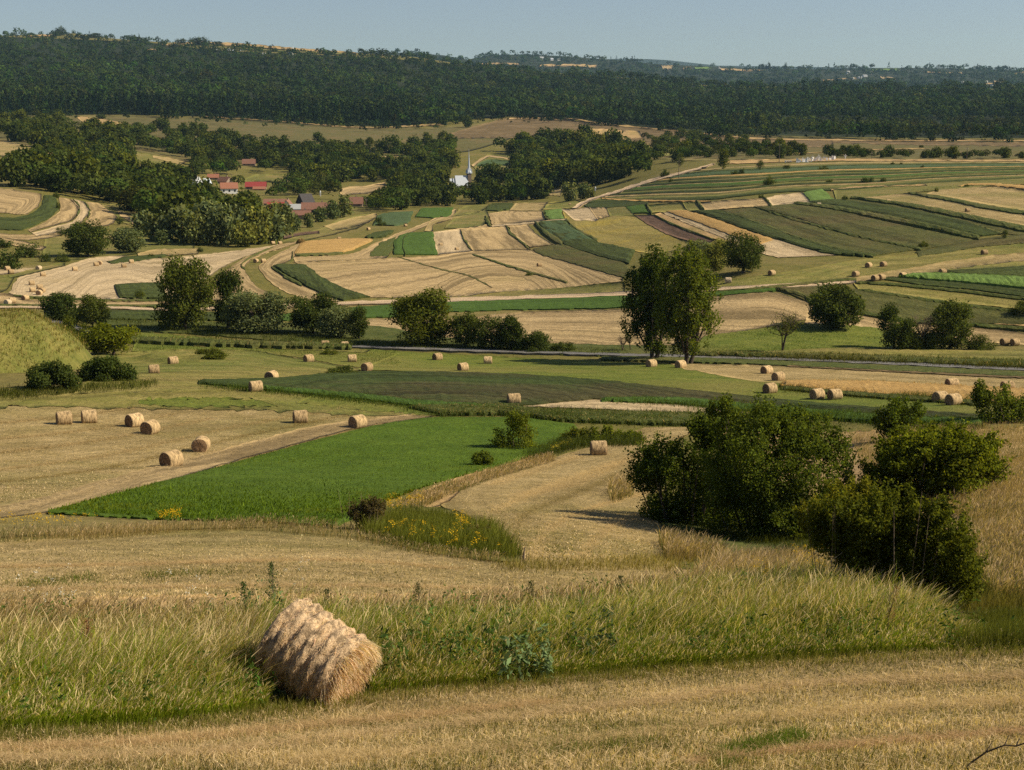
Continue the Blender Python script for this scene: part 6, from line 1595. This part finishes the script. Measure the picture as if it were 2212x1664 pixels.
# green sward edges, weeds in the hollow, clover
pp = []
clov = [(105, 1110), (300, 1058), (500, 1005), (700, 950), (850, 916), (950, 905), (1100, 905), (1240, 920), (1262, 947), (1100, 1002), (950, 1042), (800, 1097), (720, 1138), (550, 1129), (350, 1125)]
u, v = scatter(clov, 90000, rng); X = P(u, v); n = len(u); pt = patch(X, .12)
g = tones(n, rng, (.062, .105, .009), (.105, .155, .014), .28) * (1 + .35 * pt[:, None]) * np.where(patch(X, .31, 3)[:, None] > .35, np.array([1.25, 1.05, 1.0]), 1.0)
pp.append(blades(X, np.clip(.2 + .06 * pt + rng.normal(0, .06, n), .05, .5), rng.uniform(.03, .07, n), np.array([.1, -.05, 0]), g * .7, g * 1.25, rng, segs=2))
sward('clover_leaves', 'lush bright green clover filling the wedge-shaped field', 'clover', pp)
pp = []
VERG = [([(780, 1150), (860, 1110), (960, 1112), (1060, 1150), (1125, 1208), (1000, 1200), (870, 1180)], 15000, .6, .025, ((.075, .095, .014), (.15, .155, .03))),
        ([(1130, 985), (1240, 950), (1390, 950), (1380, 965), (1240, 968), (1140, 1000)], 5000, .7, .04, ((.042, .058, .012), (.075, .09, .02))),
        ([(880, 886), (1050, 880), (1200, 892), (1400, 896), (1700, 903), (1700, 926), (1400, 919), (1200, 911), (1080, 898), (960, 900)], 16000, .7, .06, ((.04, .06, .012), (.08, .105, .022))),
        ([(430, 838), (560, 838), (750, 858), (950, 876), (1090, 880), (1090, 890), (950, 890), (750, 868), (560, 847)], 9000, .6, .06, ((.042, .068, .012), (.08, .112, .02))),
        ([(1300, 868), (1450, 869), (1600, 882), (1900, 906), (2120, 916), (2120, 926), (1900, 916), (1600, 892), (1450, 876)], 12000, .7, .07, ((.042, .07, .013), (.08, .112, .022))),
        ([(-420, 850), (60, 840), (170, 835), (330, 825), (330, 838), (180, 850), (60, 862), (-420, 868)], 9000, .6, .06, ((.05, .06, .012), (.09, .10, .02))),
        ([(225, 693), (400, 700), (600, 715), (800, 740), (950, 745), (1130, 755), (1340, 760), (1340, 768), (950, 755), (780, 748), (560, 735), (300, 712)], 14000, .8, .1, ((.04, .05, .011), (.075, .09, .02))),
        ([(1490, 771), (1650, 773), (1734, 776), (1850, 779), (1950, 784), (2240, 795), (2240, 799), (1950, 787), (1734, 779)], 9000, 1.0, .08, ((.05, .055, .012), (.09, .09, .02))),
        ([(1510, 735), (1650, 715), (1740, 708), (1900, 715), (1900, 758), (1500, 762)], 14000, .4, .09, ((.05, .085, .015), (.10, .14, .03))),
        ([(1690, 838), (1850, 852), (2000, 862), (2130, 872), (2130, 878), (2000, 868), (1850, 858), (1690, 844)], 5000, .7, .06, ((.05, .06, .014), (.09, .10, .025))),
        ([(300, 722), (500, 734), (700, 748), (860, 760), (860, 790), (700, 772), (500, 758), (290, 760)], 12000, .25, .1, ((.06, .085, .015), (.11, .14, .03))),
        ([(1470, 1150), (1700, 1190), (1880, 1250), (2060, 1330), (2140, 1300), (2000, 1200), (1800, 1110)], 16000, .6, .02, ((.05, .065, .012), (.10, .11, .022))),
        ([(2000, 1330), (2600, 1300), (2600, 1270), (2080, 1270)], 9000, .5, .014, ((.10, .10, .025), (.20, .17, .05))),
        ([(1080, 1235), (1500, 1235), (1500, 1205), (1090, 1215)], 3500, .25, .02, ((.16, .15, .04), (.28, .22, .08))),
        ([(-420, 1630), (300, 1595), (500, 1568), (560, 1556), (820, 1520), (1300, 1474), (1700, 1446), (2050, 1424), (2600, 1414), (2600, 1396), (1700, 1424), (1300, 1452), (820, 1494), (300, 1566), (-420, 1598)], 15000, .16, .008, ((.10, .12, .02), (.20, .18, .05))),
        ([(560, 1690), (1100, 1600), (1500, 1560), (1600, 1580), (1100, 1660), (700, 1720)], 3500, .10, .007, ((.07, .11, .016), (.12, .15, .025))), ([(1500, 1640), (1720, 1580), (1760, 1600), (1560, 1660)], 2600, .11, .007, ((.06, .11, .014), (.11, .15, .022))),
        ([(300, 1240), (520, 1225), (540, 1240), (320, 1255)], 1500, .12, .014, ((.06, .09, .014), (.11, .13, .022))), ([(30, 1262), (200, 1245), (220, 1258), (40, 1275)], 1000, .12, .014, ((.06, .09, .014), (.11, .13, .022))),
        ([(2060, 1405), (2600, 1396), (2600, 1330), (2150, 1330), (2050, 1360)], 22000, .32, .010, ((.06, .075, .014), (.12, .125, .026)))]
for poly, n, hm, w, tn in VERG:
    u, v = scatter(poly, n, rng); u = u + rng.normal(0, 9, n); v = v + rng.normal(0, 3, n); X = P(u, v); n = len(u); pt = patch(X, .25)
    g = tones(n, rng, *tn, var=.25) * (1 + .2 * pt[:, None])
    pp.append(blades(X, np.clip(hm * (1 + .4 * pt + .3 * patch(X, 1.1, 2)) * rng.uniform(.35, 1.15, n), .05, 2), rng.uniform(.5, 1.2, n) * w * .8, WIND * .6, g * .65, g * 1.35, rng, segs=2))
kk = KNOLL[rng.integers(0, len(KNOLL), 16000)] + np.stack([rng.normal(0, .4, 16000), rng.normal(0, .4, 16000), np.zeros(16000)], 1)
dk = (rng.random(16000) < .45 + .3 * patch(kk, .2))[:, None]
g = np.where(dk, tones(16000, rng, (.26, .21, .07), (.34, .26, .10)), tones(16000, rng, (.10, .12, .022), (.16, .165, .035)))
pp.append(blades(kk, rng.uniform(.2, .7, 16000), rng.uniform(.05, .09, 16000), WIND, g * .8, g * 1.2, rng, segs=2))
sward('green_grass', 'rank green grass and weeds along field edges, ditch and road', 'grass', pp)
# mown swards
pp = []
MOWN = [([(-420, 1590), (300, 1558), (560, 1526), (820, 1490), (1300, 1450), (1700, 1422), (2050, 1402), (2600, 1394), (2600, 1900), (-420, 1900)], 215000, .07, .0075, .34),
        ([(-420, 1186), (200, 1162), (500, 1149), (760, 1164), (900, 1192), (1100, 1220), (1300, 1232), (1470, 1218), (1470, 1280), (900, 1350), (-420, 1375)], 70000, .07, .016, .26),
        ([(1390, 930), (1280, 968), (1190, 995), (1050, 1035), (985, 1065), (1000, 1100), (1080, 1140), (1130, 1210), (1440, 1215), (1400, 1090), (1400, 1030), (1440, 965), (1500, 930)], 40000, .07, .03, .22),
        ([(-420, 868), (300, 850), (550, 846), (800, 870), (900, 898), (700, 942), (500, 992), (200, 1072), (-420, 1122)], 60000, .08, .035, .25)]
for poly, n, hm, w, gs in MOWN:
    u, v = scatter(poly, n, rng); X = P(u, v); n = len(u)
    D = np.hypot(X[:, 0], X[:, 1])
    sw = .5 + .5 * np.sin((X[:, 1] * 1.0 + X[:, 0] * -.06 + .25 * patch(X, .5)) * 3.4)
    pt = patch(X, .8, 3) * .6 + patch(X, 2.7, 1) * .4
    gr = (rng.random(n) < np.clip(gs - .55 * pt + (.5 - sw) * .2, .02, .9))[:, None]
    tip = np.where(gr, tones(n, rng, (.10, .105, .022), (.16, .155, .04)), tones(n, rng, (.40, .305, .15), (.68, .54, .33), .25)) * (.92 + .16 * sw[:, None]) * (1 + .25 * patch(X, .55, 6)[:, None])
    lying = rng.random(n) < .35
    ln = np.where(lying[:, None], rng.normal(0, 1.6, (n, 3)) * [1.4, 1, 0], WIND * .5)
    pp.append(blades(X, np.clip(hm * rng.uniform(.5, 1.5, n) * (1.0 - .4 * lying), .02, 1), rng.uniform(.6, 1.4, n) * w, ln, tip * .85, tip, rng, segs=2, jit=.3))
# windrows of loose dry hay
for line, n, w, tone in [([(2600, 1560), (1900, 1610), (1500, 1650)], 4500, 7, (.42, .28, .15)), ([(2600, 1455), (1800, 1478), (1300, 1530), (800, 1590), (300, 1640), (-420, 1655)], 16000, 12, (.48, .36, .20)), ([(-420, 1650), (300, 1610), (700, 1570), (1200, 1520)], 9000, 9, (.44, .31, .16)),
                         ([(2600, 1500), (1700, 1550), (1200, 1610), (600, 1650)], 10000, 14, (.46, .35, .18)), ([(330, 765), (420, 762), (520, 768)], 900, 3, (.42, .33, .16)), ([(300, 780), (440, 775), (560, 783)], 1200, 3, (.42, .33, .16)), ([(330, 800), (470, 795), (620, 792)], 1200, 3, (.42, .33, .16)), ([(300, 822), (420, 820), (520, 824)], 1200, 4, (.42, .33, .16)), ([(-420, 1060), (200, 990), (500, 925), (760, 880)], 3500, 3, (.40, .30, .15)), ([(-420, 1020), (200, 955), (460, 905)], 3000, 3, (.40, .30, .15)), ([(-420, 980), (150, 935), (380, 895)], 2500, 3, (.40, .30, .15)), ([(-420, 1085), (200, 1018), (500, 950), (800, 888)], 3500, 3, (.24, .18, .07)), ([(-420, 940), (120, 905), (300, 880)], 2500, 3, (.40, .30, .15)), ([(-420, 1290), (300, 1272), (700, 1268), (1100, 1275)], 9000, 5, (.47, .35, .19)), ([(-420, 1235), (300, 1222), (700, 1212), (1000, 1232)], 8000, 4, (.45, .33, .17)),
                         ([(-420, 1120), (0, 1106), (200, 1058), (450, 986), (700, 928), (890, 902)], 14000, 7, (.50, .39, .22)), ([(1260, 985), (1150, 1020), (1060, 1050)], 3000, 5, (.52, .40, .21)), ([(1340, 1000), (1220, 1040), (1110, 1085), (1060, 1110)], 3000, 4, (.54, .41, .21)), ([(1420, 1060), (1280, 1100), (1180, 1150), (1150, 1215)], 3000, 4, (.52, .39, .20)), ([(1380, 1010), (1240, 1070), (1120, 1130), (1110, 1180)], 3000, 4, (.24, .19, .08)), ([(1420, 1100), (1320, 1140), (1240, 1215)], 2500, 4, (.52, .39, .20)), ([(1380, 985), (1240, 1045), (1120, 1075)], 5000, 7, (.46, .35, .18))]:
    t = rng.uniform(0, 1, n); L_ = resample(line, 60); k = t * 58.9; i0 = k.astype(int); f = (k - i0)[:, None]
    uv = L_[i0] * (1 - f) + L_[i0 + 1] * f
    X = P(uv[:, 0] + rng.normal(0, 8, n), uv[:, 1] + rng.normal(0, w * .5, n)); X[:, 2] += rng.uniform(0, .04, n)
    D = np.hypot(X[:, 0], X[:, 1])
    tip = np.array(tone) * rng.uniform(.7, 1.25, (n, 1))
    ln = rng.normal(0, 2.4, (n, 3)) * [1.6, .8, 0]
    pp.append(blades(X, rng.uniform(.02, .06, n) * np.clip(D / 30, 1, 3), .0045 * np.clip(D / 14, 1, 8) * rng.uniform(.6, 1.3, n), ln, tip * .85, tip, rng, segs=2, jit=.2))
sward('stubble_grass', 'short mown stubble and loose dry hay on the near fields', 'stubble', pp)
# tufts over the standing crops and grassy banks
pp = {}
for uvp, hh, kind in TUFTS:
    nn, mm = uvp.shape[:2]
    area = np.abs(np.cross(uvp[1:, :-1] - uvp[:-1, :-1], uvp[:-1, 1:] - uvp[:-1, :-1])).sum()
    n = int(min(9000, area * (.55 if kind == 'verge' else .32))) + 10
    a = rng.uniform(0, nn - 1.001, n); b = rng.uniform(0, mm - 1.001, n); i = a.astype(int); j = b.astype(int); s_ = (a - i)[:, None]; t_ = (b - j)[:, None]
    q = (uvp[i, j] * (1 - s_) + uvp[i + 1, j] * s_) * (1 - t_) + (uvp[i, j + 1] * (1 - s_) + uvp[i + 1, j + 1] * s_) * t_
    X = P(q[:, 0], q[:, 1]); D = np.hypot(X[:, 0], X[:, 1]); X[:, 2] += hh * .3
    k1, k2, k3 = KINDS[kind][:3]
    g = tones(n, rng, k1, k2, .2)
    if kind == 'potato_crop':
        g = np.where(rng.random((n, 1)) < .75, tones(n, rng, (.04, .06, .014), (.075, .10, .022)), g)
    if kind == 'verge':
        dryv = (rng.random(n) < .22 + .2 * patch(X, .06))[:, None]
        g = np.where(dryv, tones(n, rng, (.20, .16, .06), (.28, .21, .09)), g * .9)
    hb = np.clip(hh * rng.uniform(.7, 1.35, n) * (1.25 if kind == 'verge' else .9), .1, 2)
    pp.setdefault('wheat' if kind == 'wheat' else 'bank' if kind == 'verge' else 'crop', []).append(blades(X, hb, np.minimum(D * .0016, .10 if kind == 'wheat' else .16) * rng.uniform(.5, 1.3, n), np.array([.1, 0, 0]), g * .5, g * 1.5, rng, segs=2, jit=.3))  # dark feet and bright tips paint relief shading into the tuft colour
sward('wheat_ears', 'golden standing wheat in the narrow orange strips', 'wheat', pp['wheat'])
sward('bank_grass', 'rough grass on the banks that divide the strip fields', 'grass', pp['bank'])
sward('crop_leaves', 'green leafy crops standing in the strip fields across the valley', 'crop', pp['crop'])
# wild flowers
def flowers(poly, n, hgt, size, tone, k=9):
    u, v = scatter(poly, n, rng); X = P(u, v)
    C = X[:, None] + np.stack([rng.normal(0, size * 1.3, (n, k)), rng.normal(0, size * 1.3, (n, k)), hgt * rng.uniform(.65, 1.2, (n, 1)) - rng.uniform(0, size * 4, (n, k))], -1)
    V, Q = leaves(C.reshape(-1, 3), np.tile([0, -.3, 1.0], (n * k, 1)), size, rng, aspect=.9, spread=.6)
    stem = blades(X, np.full(n, hgt), np.full(n, size * .25), np.zeros(3), np.tile([.05, .08, .015], (n, 1)), np.tile([.08, .10, .02], (n, 1)), rng, segs=2, jit=.05, bend=.1)
    return [(V, Q, np.repeat(np.array(tone) * rng.uniform(.7, 1.2, (n * k, 1)), 4, 0)), stem]
Y = (.55, .36, .02)
sward('yellow_flowers', 'patches of yellow wild flowers in the hollow, the strip and on the grass hump', 'flowers',
      flowers([(830, 1170), (900, 1185), (1020, 1205), (1080, 1208), (1080, 1195), (960, 1180), (860, 1155)], 50, .6, .035, Y) + flowers([(-420, 1168), (120, 1160), (210, 1150), (120, 1148), (-420, 1158)], 150, .6, .035, Y)
      + flowers([(340, 1138), (390, 1136), (390, 1130), (345, 1130)], 40, .55, .035, Y) + flowers([(820, 1110), (900, 1090), (920, 1100), (850, 1125)], 70, .7, .035, Y)
      + flowers([(1700, 1280), (1790, 1300), (1800, 1285), (1720, 1262)], 80, .95, .018, Y) + flowers([(1620, 1310), (1660, 1310), (1660, 1290), (1620, 1290)], 22, .8, .018, Y)
      + flowers([(1185, 985), (1235, 965), (1240, 955), (1190, 975)], 60, .5, .05, (.40, .33, .04)) + flowers([(980, 1160), (1010, 1150), (1015, 1165), (985, 1175)], 30, .8, .035, Y))
sward('white_flowers', 'scattered white umbel flowers in the tall grass left of the big bale', 'flowers',
      flowers([(40, 1400), (180, 1395), (180, 1385), (40, 1390)], 14, 1.05, .02, (.62, .62, .56)) + flowers([(320, 1400), (460, 1400), (460, 1390), (320, 1390)], 12, 1.05, .018, (.62, .62, .56)) + flowers([(600, 1395), (700, 1390), (700, 1385), (600, 1385)], 7, 1.25, .018, (.5, .5, .45)))
# the bare twig at the lower right corner
mb = MB()
a_ = at_range(2090, 1655, 10.6); pts = [at_range(q[0], q[1], 10.9) for q in ((2080, 1668), (2095, 1650), (2130, 1625), (2170, 1610), (2195, 1612), (2230, 1600), (2280, 1592))]
o0 = np.array(pts[0]); mb.tube([np.array(q) - o0 for q in pts], [.008, .007, .007, .006, .006, .005, .004], 6)
for k, e in ((2, (2145, 1600)), (3, (2180, 1588)), (4, (2205, 1590)), (5, (2240, 1575))):
    mb.tube([np.array(pts[k]) - o0, at_range(e[0], e[1], 10.95) - o0], [.006, .002], 5)
o = mb.obj('bare_twig', M_BARK, smooth=True); o.location = tuple(o0); tag(o, 'dark bare thorny twig reaching in at the lower right corner', 'twig')
# tall single stalks
for q, (u, v, h, w, tone, lab, nm) in enumerate([(195, 1500, 130, .03, (.20, .085, .045), 'rust brown dock stalk standing in the grass at left', 'dock_stalk'), (1915, 1400, 105, .02, (.22, .11, .06), 'rust brown dock stalk leaning at the right end of the bank', 'dock_stalk'), (590, 1330, 130, .05, (.06, .10, .03), 'tall leafy thistle behind the upper edge of the big bale', 'thistle'), (530, 1345, 100, .05, (.045, .08, .02), 'dark leafy weed left of the tall thistle', 'thistle'),
                                                 (708, 1330, 70, .04, (.05, .075, .025), 'slim thistle right of the tall leafy thistle', 'thistle'), (903, 1345, 100, .04, (.045, .06, .02), 'dark spiky weed on the bank top right of the big bale', 'thistle'), (1146, 1330, 90, .04, (.05, .07, .02), 'leafy dark weed on the bank top in the middle', 'thistle'), (1338, 1300, 70, .04, (.05, .075, .03), 'leafy weed on the bank top left of the grass hump', 'thistle'),
                                                 (1404, 1290, 60, .035, (.05, .07, .025), 'smaller weed next to the grass hump', 'thistle')]):
    v = v + (38 if q > 1 else 0); p = P(u, v); s = math.hypot(p[0], p[1]) / F; hm = h * s + .25; r = np.random.default_rng(600 + q); n = 850
    t = thing(nm, lab, 'weed', tuple(p))
    mb = MB(); mb.tube([(0, 0, -.05), (.01, .01, hm * .5), (.03 if q != 1 else .12, 0, hm)], [.008, .006, .003], 5)
    for k in range(7):
        f = r.uniform(.25, .8); mb.tube([(.01, .01, hm * f), (r.normal(0, .10), r.normal(0, .10), hm * min(1.0, f + .18))], [.004, .002], 4)
    mb.obj('stem', M_BARK if nm == 'dock_stalk' else M_TWIG, t)
    z = r.uniform(.15 if nm == 'thistle' else .45, 1.0, n); rad = .13 * (1.15 - z) if nm == 'thistle' else .035 + 0 * z
    C = np.stack([r.normal(0, 1, n) * rad + (.12 * z if q == 1 else 0), r.normal(0, 1, n) * rad, z * hm], -1)
    V, Q = leaves(C, r.normal(0, 1, (n, 3)), w * .75, r, aspect=.35)
    link('leaf_mass' if nm == 'thistle' else 'seed_head', mesh_np('leaf_mass', V, Q, col=np.repeat(np.array(tone) * r.uniform(.6, 1.4, (n, 1)), 4, 0), mat=M_GRASS), t)
# the pale stump at the end of the hollow
mb = MB(); mb.tube([(0, 0, -.1), (0, 0, .18), (.03, 0, .42)], [.04, .035, .015], 7)
o = mb.obj('dead_stump', M_TWIG, smooth=True); o.location = tuple(P(1131, 1216)); tag(o, 'small pale dead stump at the lower tip of the flowery hollow', 'stump')
# ------------------------------------------------------------------ haze: one closed box of thin air round everything
HAZE = 2.8e-5
if HAZE:
    mb = MB(); mb.box((1500, 7400, 250), (18000, 15400, 0.0 + 900))
    m = bpy.data.materials.new('thin_air'); m.use_nodes = True; nt = m.node_tree
    for n_ in list(nt.nodes):
        nt.nodes.remove(n_)
    o_ = nt.nodes.new('ShaderNodeOutputMaterial'); vp = nt.nodes.new('ShaderNodeVolumePrincipled')
    vp.inputs['Color'].default_value = (.42, .72, 1.0, 1); vp.inputs['Density'].default_value = HAZE; vp.inputs['Anisotropy'].default_value = 0.2
    nt.links.new(vp.outputs[0], o_.inputs['Volume'])
    hz = mb.obj('haze', m); tag(hz, 'thin blue summer haze over the far hills', 'haze', kind='stuff')
